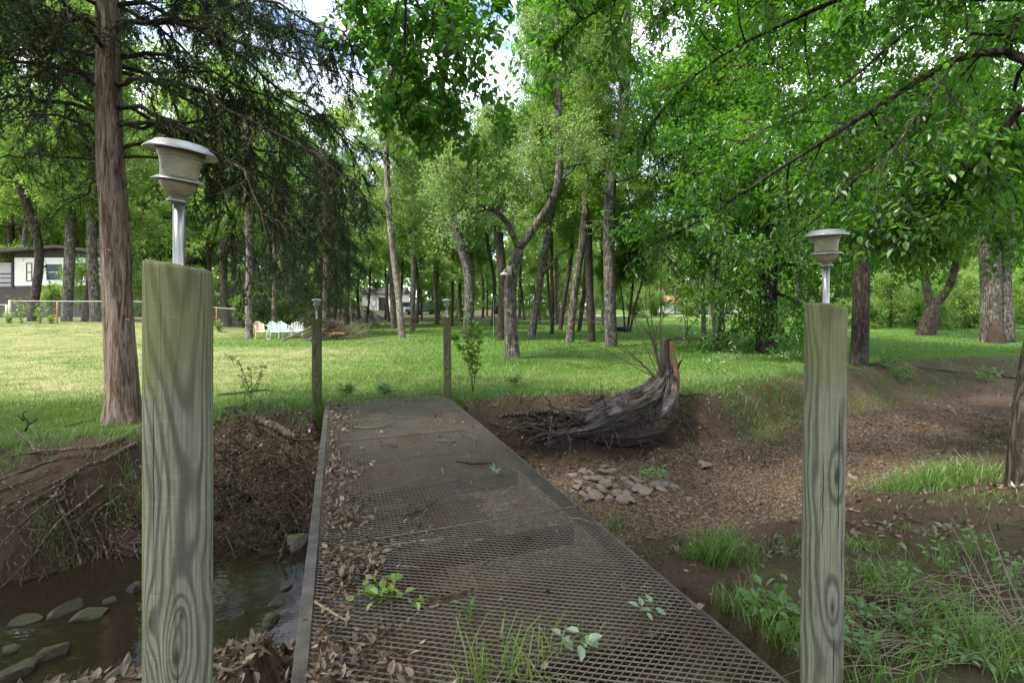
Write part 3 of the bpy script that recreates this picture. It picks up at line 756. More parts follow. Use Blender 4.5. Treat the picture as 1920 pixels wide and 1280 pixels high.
def lawn_tree(px, Y, r0, r1, top, zc, ls, label, bark='bark_grey', leafm='leaf_mid', sp=S_mid, name='lawn_tree', more=None, extra=None, fl=.4):
    stems = [(trunk_px(px, Y, top), r0, r1, zc, ls)] + (more or [])
    return make_tree(name, label, 'tree', stems, sp, M[bark], M[leafm], G1, extra, fl=fl)
lawn_tree([(876, 628), (881, 540), (872, 485), (850, 420), (838, 385)], 20.5, .22, .10, 9.6, 4.6, .85, 'stout trunk curving left behind the sapling at the bridge end', sp=S_air, leafm='leaf_pale')
lawn_tree([(940, 639), (943, 540), (938, 470), (930, 400)], 19.6, .19, .08, 8.0, 4.8, .6, 'dark straight trunk close behind the left side of the forked tree', 'bark_dark', sp=S_air, leafm='leaf_pale')
def t4x(br, leaf, base):
    tube(br, resample(np.array([at(1018, 512, 20.7), at(1035, 495, 20.5), at(1048, 478, 20.2), at(1064, 468, 20)]) - base, 8), [.10, .05], 8)
lawn_tree([(996, 635), (1008, 560), (1016, 500), (1030, 430), (1038, 350)], 20.8, .17, .09, 11, 5.5, .9, 'trunk leaning right with a broken stub branch, right of the forked tree', extra=t4x)
lawn_tree([(1068, 643), (1077, 550), (1092, 450), (1099, 360), (1096, 250)], 18.5, .15, .09, 14.5, 5.0, .8, 'slim pale trunk leaning right beside a dark straight trunk', sp=S_mid, leafm='leaf_mid')
lawn_tree([(1109, 641), (1106, 550), (1103, 450), (1098, 330)], 19.3, .16, .09, 14.5, 6.5, .85, 'dark straight trunk right behind the slim pale leaning trunk', 'bark_dark')
lawn_tree([(1146, 650), (1143, 520), (1142, 400), (1150, 300), (1166, 230), (1172, 150)], 16.9, .21, .11, 16, 4.4, 1.0, 'tall thick grey trunk left of the bare shoots of the stump', sp=Spec(nl=26, L=2.7, lpt=20, leaf=.10, tw=.6, nsub=8, ntw=8, el=(0, 60)))
lawn_tree([(754, 633), (748, 560), (738, 480), (730, 400), (726, 330)], 21.7, .15, .09, 12, 4.6, .8, 'pale birch like trunk leaning left in front of the dark woods', 'bark_pale', 'leaf_pale', S_air)
lawn_tree([(773, 619), (775, 540), (776, 450)], 27.5, .15, .09, 11, 5.0, .85, 'thin grey trunk just right of the pale leaning trunk')
lawn_tree([(467, 631), (466, 560), (468, 480), (464, 380)], 22.6, .16, .10, 12, 4.0, .9, 'pale grey trunk beside the cream lawn chair', 'bark_pale', sp=S_air)
lawn_tree([(1035, 628), (1036, 560), (1034, 490)], 24, .10, .07, 11, 4.5, .75, 'thin dark trunk between the stub branch tree and the slim pale trunk', 'bark_dark')
lawn_tree([(1050, 620), (1058, 560), (1068, 500)], 28, .14, .08, 12, 4, .8, 'slender far trunk leaning right between lawn trees', 'bark_dark')
lawn_tree([(1085, 625), (1094, 560), (1098, 500)], 26, .11, .07, 11, 5, .75, 'slender shaded trunk behind the slim pale trunk', 'bark_dark')
lawn_tree([(1176, 624), (1184, 560), (1190, 500)], 26, .07, .05, 8, 3.2, .6, 'multi stemmed small tree right of the tall thick grey trunk', 'bark_dark',
          more=[(grounded([at(1181, 623, 26), at(1192, 570, 26), at(1206, 520, 26), at(1214, 470, 26)]), .06, .03, 3.0, .5), (grounded([at(1172, 623, 26.2), at(1168, 570, 26), at(1160, 520, 26)]), .05, .03, 3.0, .5)])
lawn_tree([(1320, 646), (1319, 570), (1318, 500), (1322, 420)], 18, .085, .06, 10, 3.6, .7, 'slim straight trunk in front of the bright meadow, leftmost of three', 'bark_grey', 'leaf_deep')
lawn_tree([(1342, 650), (1338, 570), (1334, 500), (1336, 420)], 17, .085, .06, 10, 3.6, .7, 'lichen pale slim trunk in the middle of three by the meadow', 'bark_pale', 'leaf_deep')
lawn_tree([(1354, 638), (1350, 570), (1344, 500), (1340, 420)], 20, .15, .10, 12, 3.8, .8, 'dark trunk leaning left, rightmost of three by the meadow', 'bark_dark', 'leaf_deep')
lawn_tree([(1735, 628), (1746, 595), (1752, 572)], 23.2, .36, .26, None, 99, 0, 'thick forked trunk leaning right in front of the pale sunlit thicket', 'bark_dark', 'leaf_deep',
          more=[(np.array([at(1750, 576, 23.2), at(1775, 545, 23), at(1790, 505, 22.8), at(1810, 400, 22.6), at(1815, 280, 22.6)]), .17, .06, 4.0, 1.1), (np.array([at(1748, 576, 23.2), at(1738, 545, 23.3), at(1732, 500, 23.3), at(1722, 400, 23.3), at(1710, 250, 23.3)]), .18, .06, 4.0, 1.1)])
# hollow double trunk at the right
hs = trunk_px([(1860, 640), (1858, 590), (1857, 540), (1852, 440)], 19.0, 13)
t = make_tree('hollow_tree', 'broad pale double trunk with a rotted hollow at its foot', 'tree', [(hs, .34, .18, 4.5, 1.0), (grounded([at(1884, 640, 19), at(1882, 590, 19), at(1880, 540, 19), at(1888, 430, 19), at(1900, 300, 19)]), .30, .14, 4.5, .8)], S_mid, M['bark_grey'], M['leaf_deep'], G1, fl=.3)
m = MB(); hp = at(1868, 628, 18.55); hp[2] = gz1(hp[0], hp[1])
tube(m, resample(np.array([hp + [-.05, 0, -.1], hp + [0, .02, .3], hp + [.06, .1, .62], hp + [.05, .25, .85]]) - hs[0], 12), [.26, .22, .05], 18, rough=lambda r_, t_, a_, p_: r_ * (.75 + .7 * fbm(np.cos(a_) * 2 + 0 * t_, np.sin(a_) * 2, t_ * 7, seed=9)))
m.build('rotted_hollow', simple('hollow_wood', (.045, .033, .025), .95, 0, .1, .6, 9, (.03, .022, .018), 1.0), t)
lawn_tree([(1638, 612), (1640, 560)], 34, .16, .1, 13, 4, .9, 'dark straight far trunk half hidden by the right post', 'bark_dark', 'leaf_deep')
lawn_tree([(1590, 610), (1588, 560)], 36, .16, .1, 13, 3.5, .9, 'far trunk seen past the left edge of the right post lamp', 'bark_dark', 'leaf_deep')

# ---- the dark trees whose leafy boughs fill the right of the view
S_deep = Spec(nl=36, L=4.2, lpt=26, leaf=.112, lw=.5, tw=.75, nsub=9, ntw=8, el=(2, 50), droop=.35, near=True, nrm=.8, twigs=True, up=.0, subf=.40)
st = trunk_px([(1611, 686), (1613, 600), (1612, 500), (1600, 380), (1598, 250)], 11.7, 10.5)
make_tree('shade_tree', 'dark furrowed trunk growing on the creek bank behind the right post', 'tree', [(st, .185, .09, 3.5, 1.0)], S_deep, M['bark_dark'], M['leaf_deep'], 'broad leafy trees shading the right bank')
st = trunk_px([(1436, 662), (1438, 600), (1440, 520), (1436, 400)], 14.8, 12)
S_d2 = Spec(nl=38, L=3.6, lpt=28, leaf=.115, lw=.5, tw=.75, nsub=8, ntw=8, el=(-25, 55), droop=.45, near=True, nrm=.8, up=.0)
make_tree('shade_tree', 'dark trunk half hidden by its own low hanging leaves left of the right post', 'tree', [(st, .30, .10, .9, .85)], S_d2, M['bark_dark'], M['leaf_deep'], 'broad leafy trees shading the right bank')
# near tree at the right edge with long sweeping boughs
b0 = hit(1936, 918)
st = np.array([b0, b0 + [.06, .02, .7], b0 + [.25, .05, 1.6], b0 + [.62, .0, 3.0], b0 + [.9, -.1, 4.6], b0 + [1.0, -.2, 6.5], b0 + [1.2, 0, 8.5]])
S_n = Spec(nl=20, L=3.4, lpt=22, leaf=.105, lw=.5, tw=.6, nsub=8, ntw=7, el=(5, 55), droop=.5, near=True, nrm=.8, twigs=True)
S_sweep = Spec(nsub=17, ntw=9, lpt=18, leaf=.10, lw=.5, tw=.5, subf=.24, droop=.5, near=True, nrm=.82, twigs=True)
S_bare = Spec(nsub=8, ntw=5, lpt=4, leaf=.10, lw=.5, tw=.4, subf=.22, droop=.5, near=True, nrm=.8, twigs=True)
def near_extra(br, leaf, base):
    o = b0 + [.6, 0, 2.9]
    for path, r, s_ in (
        ([b0 + [.75, 0, 3.7], at(1900, 102, 5.2), at(1800, 108, 5.3), at(1700, 165, 5.5), at(1560, 255, 5.7), at(1440, 330, 6.0), at(1320, 410, 6.3), at(1200, 470, 6.6)], .055, S_sweep),
        ([b0 + [.62, .1, 3.0], at(1925, 200, 5.3), at(1850, 300, 5.6), at(1770, 340, 5.9), at(1715, 400, 6.1), at(1670, 440, 6.3)], .05, S_sweep),
        ([b0 + [.62, .3, 3.0], at(1930, 300, 6.2), at(1850, 380, 6.6), at(1790, 410, 6.9), at(1740, 440, 7.1)], .035, S_sweep),
        ([b0 + [.8, 0, 4.0], at(1840, 60, 5.3), at(1780, 130, 5.0), at(1690, 260, 4.9), at(1650, 330, 4.9), at(1636, 440, 4.9)], .022, S_bare),
        ([b0 + [.9, 0, 4.6], at(1800, -60, 5.4), at(1650, -30, 5.6), at(1480, 40, 5.9), at(1330, 120, 6.2), at(1220, 230, 6.5)], .05, S_sweep),
        ([b0 + [.9, .5, 4.6], at(1850, -40, 6.4), at(1700, 60, 6.8), at(1580, 160, 7.1), at(1420, 250, 7.4), at(1290, 330, 7.8)], .045, S_sweep),
        ([b0 + [.95, 0, 5.0], at(1700, -160, 5.4), at(1450, -120, 5.6), at(1250, -60, 5.8), at(1120, 20, 6.0), at(1060, 60, 6.1)], .05, S_sweep),
        ([b0 + [.8, .2, 3.9], at(1890, 30, 7), at(1760, 200, 7.6), at(1640, 300, 8.0), at(1520, 420, 8.4), at(1400, 500, 8.8)], .05, S_sweep),
        ([b0 + [.7, .4, 3.4], at(1920, 120, 7), at(1880, 250, 7.6), at(1830, 310, 8), at(1780, 380, 8.3)], .04, S_sweep)):
        limb(br, leaf, None, None, 1, r, s_, path=np.array(path) - base)
make_tree('shade_tree', 'leaning rough trunk at the right edge beside the grass clump, long boughs sweeping left', 'tree', [(st, .17, .08, 4.4, 1.0)], S_n, M['bark_dark'], M['leaf_deep'], 'broad leafy trees shading the right bank', near_extra, fl=.35)
# tree standing behind the viewer; its bough hangs into the top of the view
b1 = np.array([-2.6, -1.6, gz1(-2.6, -1.6)])
st = np.array([b1, b1 + [.05, .1, 2], b1 + [.1, .3, 4.5], b1 + [.2, .4, 7], b1 + [.2, .5, 9.5]])
S_o = Spec(nsub=16, ntw=8, lpt=14, leaf=.10, lw=.62, tw=.36, subf=.15, droop=.45, near=True, nrm=.75, twigs=True)
def over_extra(br, leaf, base):
    for path, r in (
        ([b1 + [.1, .4, 5.0], np.array([-2.0, 2.0, 5.9]), at(735, -60, 4.8), at(758, 40, 5.0), at(755, 130, 5.2), at(735, 190, 5.3)], .035),
        ([b1 + [.1, .4, 5.4], np.array([-1.8, 2.0, 6.0]), at(790, -60, 5.0), at(810, 60, 5.2), at(830, 150, 5.4), at(842, 220, 5.5)], .03),
        ([b1 + [.1, .4, 5.8], np.array([-1.6, 2.2, 6.2]), at(800, -80, 5.2), at(832, 0, 5.3), at(848, 70, 5.4)], .028),
        ([b1 + [.1, .4, 6.0], np.array([-1.0, 2.2, 6.2]), at(1000, -190, 5.2), at(1060, -110, 5.5), at(1095, -30, 5.7)], .02),
        ([b1 + [.0, .4, 5.4], np.array([-2.4, 2.0, 6.0]), at(700, -90, 5.4), at(695, -20, 5.6), at(705, 50, 5.8)], .03)):
        limb(br, leaf, None, None, 1, r, S_o, path=np.array(path) - base)
make_tree('overhead_tree', 'bright leafy boughs hanging down from the top edge, left of the sky gap', 'tree', [(st, .2, .08, 7.6, .8)], S_n, M['bark_grey'], M['leaf_over'], None, over_extra)

# unseen tree added left of the view: shades the bridge, darkens the creek
b2 = np.array([-6.6, .2, gz1(-6.6, .2)])
make_tree('added_shade_tree', 'unseen leafy tree added on the near bank to shade the bridge', 'tree', [(np.array([b2, b2 + [.1, .1, 2.5], b2 + [.2, .1, 5], b2 + [.4, .2, 8], b2 + [.4, .3, 11]]), .22, .07, 3.6, 1.0)], Spec(nl=28, L=3.6, lpt=20, leaf=.13, tw=.7, nsub=8, ntw=8, el=(0, 55)), M['bark_grey'], M['leaf_deep'], None)
# ------------------------------------------------------------------ cedars
M['cedar_branch'] = bark_mat('cedar_branch', (.030, .022, .017), (.135, .105, .082), 12, (.2, .19, .16), .3)
def sprays(nd, wood, base, dirs, n, tw, droop, dens=36):
    g = R.random(n); m = len(base) - 1; f = g * m; i = np.minimum(f.astype(int), m - 1); fr = (f - i)[:, None]
    A = base[i] * (1 - fr) + base[i + 1] * fr
    d = unit(dirs[i] * .5 + rvec(n) * .75 + np.array([0, 0, -droop])); L = tw * R.uniform(.5, 1.2, n)[:, None]
    prisms(wood, A, A + d * L, .0035, .001)
    E = A + d * L * R.uniform(.2, .8, (n, 1)); prisms(wood, E, E + unit(d + rvec(n) * .9) * R.uniform(.08, .3, (n, 1)), .002, .0008)
    k = dens; t = R.random((n, k, 1))
    P = (A[:, None] + d[:, None] * L[:, None] * t).reshape(-1, 3); q = len(P)
    D = unit(np.repeat(d, k, 0) * .7 + rvec(q) * .75 + np.array([0, 0, -droop * .5]))
    l = R.uniform(.022, .060, q); leaves(nd, P, D, rvec(q), l, .0065 + .08 * l, .2, tint=np.clip(R.random() * .6 + R.random(q) * .4, 0, 1))

def cedar(name, label, pts, r0, r1, branches, group=None, extra=None):
    base = pts[0]; wood, br, nd = MB(), MB(), MB()
    pp = resample(pts, 60); pp = np.vstack([pp[:1] - [0, 0, .3], pp])
    def rough(r_, t_, a_, p_):
        h = (p_[:, 2] - base[2])[:, None]
        return r_ * (1 + .38 * np.exp(-np.maximum(h, 0) / .28) * (.8 + .3 * np.cos(5 * a_ + .6)) + .34 * (fbm(np.cos(a_) * 2.2, np.sin(a_) * 2.2, h * .55, seed=41) - .5) + .15 * (fbm(np.cos(a_) * 7, np.sin(a_) * 7, h * 1.6, seed=42) - .5))
    tube(wood, pp - base, [r0, r0 * .88, r0 * .66 + r1 * .1, r1], 44, rough=rough)
    for (path, r, nsub, sl, dens, droop, s0) in branches:
        nsub = int(nsub * 1.15); dens = dens * 1.12; q = resample(np.asarray(path) - base, 12); L = np.linalg.norm(np.diff(q, axis=0), axis=1).sum()
        q[1:-1] += R.normal(size=(10, 3)) * .03
        tube(br, q, [r, r * .6, .006], 7); dirs = unit(np.gradient(q, axis=0))
        for k in range(nsub):
            t = s0 + (1 - s0) * (k + R.random()) / nsub; f = t * 11; i = min(int(f), 10); b = q[i] + (q[i + 1] - q[i]) * (f - i)
            d = unit(dirs[i] * .8 + rvec(1)[0] * .8 + np.array([0, 0, -droop * .3])); l = sl * R.uniform(.5, 1.2)
            s_ = [b]
            for j in range(4):
                d = unit(d + R.normal(size=3) * .22 + np.array([0, 0, -droop * .3])); s_.append(s_[-1] + d * l / 4)
            s_ = np.array(s_); tube(br, s_, [max(.006, r * .3), .003], 4, cap=False)
            if dens > 0: sprays(nd, br, s_, unit(np.gradient(s_, axis=0)), int(dens * R.uniform(.5, 1.4)), .34, droop)
            else:
                n = 5; A = s_[R.integers(1, 5, n)]; prisms(br, A, A + unit(d + rvec(n) * .8) * R.uniform(.15, .5, (n, 1)), .004, .001)
    t = thing(name, label, 'tree', base, group)
    wood.build('trunk', M['cedar_bark'], t); br.build('branches', M['cedar_branch'], t); nd.build('foliage', M['needle'], t, smooth=False)
    if extra: extra(t, base)
    return t
cb = hit(231, 793)
CY = cb[1]
trunk = np.array([cb] + [at(u, v, CY) for u, v in ((229, 700), (224, 600), (219, 480), (213, 380), (206, 280), (203, 180), (204, 90), (200, 0), (196, -120), (190, -260), (186, -420), (184, -560))])
def tp(v):  # point on the trunk at image height v
    return np.array([np.interp(v, [-560, 0, 180, 280, 380, 480, 600, 793], [184, 200, 203, 206, 213, 219, 224, 231]), v])
def cbranch(v, px, Y1, r, nsub, sl, dens, droop, s0=.15):
    a = tp(v); path = [at(a[0], a[1], CY)]; n = len(px)
    for k, (u, vv) in enumerate(px): path.append(at(u, vv, CY + (Y1 - CY) * (k + 1) / n))
    return (np.array(path), r, nsub, sl, dens, droop, s0)
CB = [
    # right side, thick with hanging foliage
    cbranch(55, [(240, 40), (300, 38), (380, 55), (450, 75), (540, 105), (640, 130)], 5.6, .040, 15, .9, 16, .5),
    cbranch(110, [(260, 100), (330, 112), (430, 150), (520, 190), (620, 230)], 6.6, .036, 15, .9, 16, .5),
    cbranch(160, [(250, 150), (330, 160), (400, 180), (500, 240), (590, 300), (660, 340)], 5.4, .036, 15, .9, 15, .6),
    cbranch(205, [(250, 205), (310, 218), (360, 250), (420, 290), (500, 340), (560, 420)], 5.8, .034, 14, .8, 13, .6, .3),
    cbranch(245, [(260, 235), (330, 238), (400, 225), (440, 205), (500, 215), (580, 250)], 6.5, .030, 12, .8, 14, .5, .3),
    cbranch(235, [(300, 225), (350, 250), (400, 290), (455, 330), (490, 400), (510, 470)], 5.2, .030, 11, .7, 8, .7, .35),
    cbranch(300, [(240, 290), (330, 310), (400, 350), (440, 430), (470, 520)], 6.4, .026, 11, .7, 10, .6, .35),
    cbranch(290, [(260, 270), (340, 285), (440, 300), (540, 350), (600, 430), (640, 500)], 7.0, .026, 13, .8, 13, .6, .3),
    cbranch(-30, [(260, -60), (360, -40), (460, 0), (560, 30), (650, 60)], 5.4, .040, 15, .9, 18, .45),
    cbranch(-90, [(280, -130), (400, -110), (500, -60), (600, -20), (660, 20)], 6.6, .036, 14, .9, 18, .45),
    cbranch(-60, [(260, -80), (340, -60), (440, 20), (520, 60), (600, 100)], 7.4, .036, 14, .9, 16, .45),
    cbranch(20, [(280, 10), (380, 60), (480, 130), (580, 200), (670, 260)], 7.2, .036, 15, .9, 16, .5),
    cbranch(120, [(260, 130), (360, 200), (460, 260), (540, 300), (620, 370), (680, 400)], 7.6, .034, 15, .9, 15, .6),
    cbranch(200, [(270, 220), (380, 300), (480, 370), (560, 440), (610, 520)], 7.8, .030, 14, .8, 13, .6),
    # left side: barer, wiry
    cbranch(60, [(170, 45), (110, 35), (60, 25), (0, 20), (-80, 40)], 5.6, .032, 11, .8, 11, .3),
    cbranch(95, [(150, 75), (100, 60), (40, 55), (-30, 60)], 6.6, .030, 11, .8, 10, .3),
    cbranch(170, [(160, 140), (115, 105), (80, 60), (55, 20), (40, -40)], 5.2, .024, 9, .7, 7, .3),
    cbranch(110, [(170, 100), (120, 95), (60, 92), (0, 100), (-60, 110)], 5.9, .028, 10, .8, 9, .3),
    cbranch(205, [(150, 200), (90, 190), (40, 182), (0, 178), (-70, 190)], 5.8, .032, 11, .7, 8, .3),
    cbranch(232, [(165, 195), (110, 150), (60, 110), (0, 60), (-50, 10)], 6.4, .022, 8, .7, 3, .3),
    cbranch(255, [(150, 235), (100, 215), (60, 215), (20, 225), (-30, 220)], 5.4, .022, 9, .7, 3, .4),
    cbranch(300, [(160, 260), (110, 240), (75, 222), (30, 205)], 6.8, .020, 8, .6, 3, .4),
    cbranch(302, [(150, 295), (90, 290), (40, 292), (0, 298), (-60, 305)], 5.9, .020, 9, .6, 2, .4),
    cbranch(-10, [(150, -40), (80, -50), (10, -20), (-60, 10)], 5.7, .034, 12, .9, 10, .3),
    cbranch(-80, [(140, -110), (60, -90), (0, -50), (-80, -20)], 6.4, .034, 12, .9, 12, .3),
    cbranch(330, [(180, 345), (140, 380), (100, 400), (60, 440)], 6.5, .016, 7, .5, 2, .5),
]
for k in range(26):   # towards and away from the viewer and the upper crown
    v = -520 + 700 * (k / 26); a = tp(v); az = k * 2.4; L = 1.0 + 2.4 * (k / 26)
    b = at(a[0], a[1], CY); d = np.array([math.cos(az), math.sin(az), 0])
    if d[1] < -.3: L *= .6
    CB.append((np.array([b, b + d * L * .4 + [0, 0, .15], b + d * L * .75 + [0, 0, .1], b + d * L + [0, 0, -.15]]), .03, 9, .7, 13, .5, .2))
def cedar_extra(t, base):
    for (u, v) in ((205, 468), (204, 537), (240, 598)):       # bracket fungi
        m = MB(); c = at(u, v, CY - .17) - base; n = 14; a = np.linspace(0, math.pi, n); r = .03
        V = [c] + [c + [r * math.cos(x), -r * .8 * math.sin(x), .004] for x in a] + [c + [0, .02, -.03]]
        m.add(V, T=[(0, k + 1, k + 2) for k in range(n - 1)] + [(n + 1, k + 2, k + 1) for k in range(n - 1)]); m.build('bracket_fungus', M['fungus'], t)
    m = MB()
    def root(px, r, lift=.03, r1=.008):
        q = np.array([hit(u, v) for u, v in px]); q[:, 2] += lift * np.linspace(.4, 1, len(q)); q[:, 1] -= lift * .6
        q = resample(q, 5 * len(q)); q[1:-1] += R.normal(size=(len(q) - 2, 3)) * .004
        tube(m, q - base, [r * .8, r * .6, r1 * .8], 8)
    for px, r, l in (
        ([(262, 800), (230, 822), (190, 838), (140, 842), (60, 850), (-10, 862)], .040, .015),
        ([(262, 834), (225, 852), (200, 868), (165, 880), (115, 908), (40, 945), (-10, 975)], .034, .06),
        ([(200, 912), (160, 950), (120, 982), (85, 1030), (50, 1072), (-5, 1128)], .022, .07),
        ([(150, 886), (118, 905), (112, 935), (128, 975), (146, 1020), (156, 1060), (158, 1085), (152, 1112)], .022, .05),
        ([(215, 942), (186, 962), (182, 985), (196, 1010), (206, 1050), (218, 1075), (238, 1092)], .016, .05),
        ([(165, 880), (110, 920), (60, 950), (20, 985), (-10, 1002)], .018, .08),
        ([(120, 930), (70, 940), (30, 960), (-10, 982)], .016, .06),
        ([(128, 938), (90, 960), (50, 1000), (20, 1030)], .012, .07),
        ([(-10, 985), (40, 992), (100, 1000), (150, 985), (200, 950)], .010, .08),
        ([(110, 936), (60, 980), (10, 1035), (-8, 1060)], .014, .09),
        ([(130, 985), (170, 1010), (200, 1012), (240, 1030), (262, 1040)], .008, .05),
        ([(122, 1000), (124, 1030), (126, 1070), (130, 1100)], .007, .05),
        ([(60, 1040), (50, 1075), (45, 1100), (28, 1145)], .010, .05),
        ([(48, 1040), (62, 1075), (55, 1095)], .008, .05),
        ([(200, 925), (230, 960), (262, 985)], .007, .05),
        ([(270, 800), (330, 820), (400, 830)], .03, .02),
        ([(-10, 905), (60, 880), (120, 860), (170, 852)], .016, .03),
        ([(-10, 925), (60, 900), (110, 880)], .012, .03)):
        root(px, r, l)
    for k in range(95):
        u, v = R.uniform(0, 262), R.uniform(900, 1080)
        px = [(u, v)]; 
        for j in range(3): px.append((px[-1][0] + R.normal() * 14, px[-1][1] + R.uniform(6, 30)))
        root(px, .008, R.uniform(.02, .07), .002)
    m.build('exposed_roots', M['root'], t)
cedar('cedar_tree', 'tall cedar with stringy bark rising behind the left post, roots bared by the creek', trunk, .172, .05, CB, None, cedar_extra)
# low dark cedar by the brush pile
def bush_cedar(x, y, H, Rm, zlow, label, n=46):
    b = np.array([x, y, gz1(x, y)]); pts = np.array([b, b + [.05, 0, H * .35], b + [0, .05, H * .7], b + [0, 0, H]]); br = []
    for k in range(n):
        t = k / n; z = zlow + (H - zlow - .2) * t; L = Rm * (1.05 - .85 * t) * R.uniform(.8, 1.15); az = k * 2.4
        d = np.array([math.cos(az), math.sin(az), 0]); p = b + [0, 0, z]
        br.append((np.array([p, p + d * L * .4 + [0, 0, .1], p + d * L * .8 + [0, 0, -.05], p + d * L + [0, 0, -.3]]), .025, 9, .7, 15, .6, .25))
    cedar('cedar_tree', label, pts, .13, .03, br)
bush_cedar(-9.3, 23.8, 9.5, 2.5, 1.0, 'dark drooping cedar standing behind the brush pile')
bush_cedar(-12.9, 26.0, 10.5, 2.6, 1.6, 'dark cedar right behind the tall cedar trunk and left post', 40)
# ------------------------------------------------------------------ the woods beyond the lawn
S_w = [Spec(nl=17, L=2.8, lpt=26, leaf=.17, tw=.75, nsub=7, ntw=7, el=(5, 60)), Spec(nl=15, L=3.4, lpt=26, leaf=.18, tw=.8, nsub=7, ntw=7, el=(10, 50)),
       Spec(nl=20, L=2.2, lpt=26, leaf=.16, tw=.7, nsub=7, ntw=6, el=(0, 65)), Spec(nl=16, L=3.0, lpt=26, leaf=.17, tw=.75, nsub=7, ntw=7, el=(-5, 50))]
protos = []
for k, sp in enumerate(S_w):
    H = [15, 14, 13, 12][k]; zc = [5.0, 5.6, 4.4, 3.6][k]; w = R.normal(size=(4, 2)) * .3
    pts = np.array([[0, 0, 0], [w[0, 0] * .5, w[0, 1] * .5, H * .25], [w[1, 0], w[1, 1], H * .5], [w[2, 0] * 1.5, w[2, 1], H * .75], [w[3, 0] * 1.5, w[3, 1] * 1.5, H]])
    protos.append(make_tree('woodland_tree', '', 'tree', [(pts, [.17, .2, .13, .15][k], .04, zc, 1.0)], sp, M[['bark_dark', 'bark_grey', 'bark_dark', 'bark_grey'][k]], M['leaf_far'], None, loc=(0, 0, 0), fl=.35))
S_b = Spec(nl=16, L=1.5, lpt=15, leaf=.13, tw=.5, nsub=5, ntw=6, el=(10, 60), shape='round')
bushes = []
for k in range(2):
    H = [2.6, 1.6][k]
    pts = np.array([[0, 0, 0], [.05, .02, H * .3], [.1, 0, H * .6], [.05, .05, H * .9]])
    bushes.append(make_tree('understory_bush', '', 'bush', [(pts, .05, .012, .25, [1, .7][k])], S_b, M['bark_dark'], M['leaf_far'], None, loc=(0, 0, 0), fl=.1))
used = [False] * 6
def plant(k, x, y, sc, label, group, pool):
    src = pool[k]; idx = k + (0 if pool is protos else 4)
    z = gz1(x, y)
    if not used[idx]:
        used[idx] = True; src.location = (x, y, z - .03); src.rotation_euler = (0, 0, R.random() * 6.28); src.scale = (sc, sc, sc); src['label'] = label; src['group'] = group
    else: dup(src, (x, y, z - .03), R.random() * 6.28, (sc * R.uniform(.9, 1.1), sc * R.uniform(.9, 1.1), sc), label, group)
def fill(n, region, ks, smin, smax, label, group, pool, mind):
    got = []; tries = 0
    while len(got) < n and tries < 6000:
        tries += 1
        u, v0, v1 = R.uniform(region[0], region[1]), region[2], region[3]
        y = math.sqrt(R.uniform(v0 * v0, v1 * v1)); x = (u - 960) / F * y
        if any((x - a) ** 2 + (y - b) ** 2 < mind * mind for a, b in got): continue
        got.append((x, y)); plant(ks[R.integers(len(ks))], x, y, R.uniform(smin, smax), label, group, pool)
fill(22, (560, 880, 30, 56), [0, 1, 2, 3], .7, .95, 'woodland tree among the crowded trunks behind the brush pile', 'trees of the woods behind the brush pile', protos, 2.4)
fill(15, (880, 1180, 31, 60), [0, 1, 2, 3], .7, .95, 'woodland tree beyond the lawn behind the forked tree', 'trees of the woods behind the forked tree', protos, 3.0)
fill(46, (-140, 560, 43, 66), [0, 1, 2, 3], 1.0, 1.5, 'woodland tree rising behind the house and fence', 'trees behind the house', protos, 3.5)
fill(16, (1190, 1480, 60, 85), [1, 3], .7, 1.1, 'pale sunlit tree across the meadow', 'trees across the meadow', protos, 5)
fill(30, (1480, 2060, 34, 62), [1, 2, 3], .7, 1.1, 'pale sunlit tree of the thicket behind the hollow trunk', 'trees of the right hand thicket', protos, 4)
fill(26, (1560, 1990, 28, 42), [0, 1], .8, 1.4, 'sunlit green bush in the thicket behind the thick forked trunk', 'bushes of the right hand thicket', bushes, 2.2)
fill(9, (560, 1120, 38, 60), [0, 1], .9, 1.7, 'low bush between the crowded trunks at the far side of the lawn', 'bushes in the woods', bushes, 2.5)
fill(12, (270, 560, 29.8, 37), [0, 1], .6, 1.1, 'leafy bush growing behind the chain link fence', 'bushes behind the fence', bushes, 2.0)
fill(10, (1180, 1460, 52, 64), [0, 1], .8, 1.4, 'pale bush at the far edge of the meadow', 'bushes across the meadow', bushes, 3)
# trees at the fence in front of the house
for (u, vb, lab, k) in ((60, 604, 'thick dark trunk in front of the white gabled house end', 0), (124, 600, 'grey trunk in front of the house windows', 1), (158, 602, 'grey trunk, left one of the close pair by the fence', 2), (180, 603, 'grey trunk, right one of the close pair by the fence, just left of the cedar', 1), (425, 604, 'grey trunk at the fence between left post and pale chair tree', 0)):
    p = at(u, vb, 30.2); p[2] = gz1(p[0], p[1])
    dup(protos[k], p - np.array([0, 0, .05]), R.random() * 6.28, (1.4, 1.4, 1.3), lab, 'trees along the fence')
# far-off wood closing the horizon, one mass
m = MB(); n = 60000
a = R.uniform(-1.02, 1.02, n); y = R.uniform(88, 118, n) - 6 * np.abs(a); x = a * 118
gap = np.where((a > .15) & (a < .55), .75, 1.15)
z = R.random(n) ** .8 * (15 + 5 * np.sin(a * 23) + 3 * np.sin(a * 61)) * gap + .2
leaves(m, np.stack([x, y, z], -1), rvec(n), rvec(n), R.uniform(.7, 1.5, n), .8, .3, tint=np.clip(fbm(x * .12, z * .2, seed=3) + R.normal(size=n) * .15, 0, 1))
tag(m.build('distant_woods', M['leaf_far'], smooth=False), 'hazy green mass of far-off woods closing the horizon', kind='stuff')

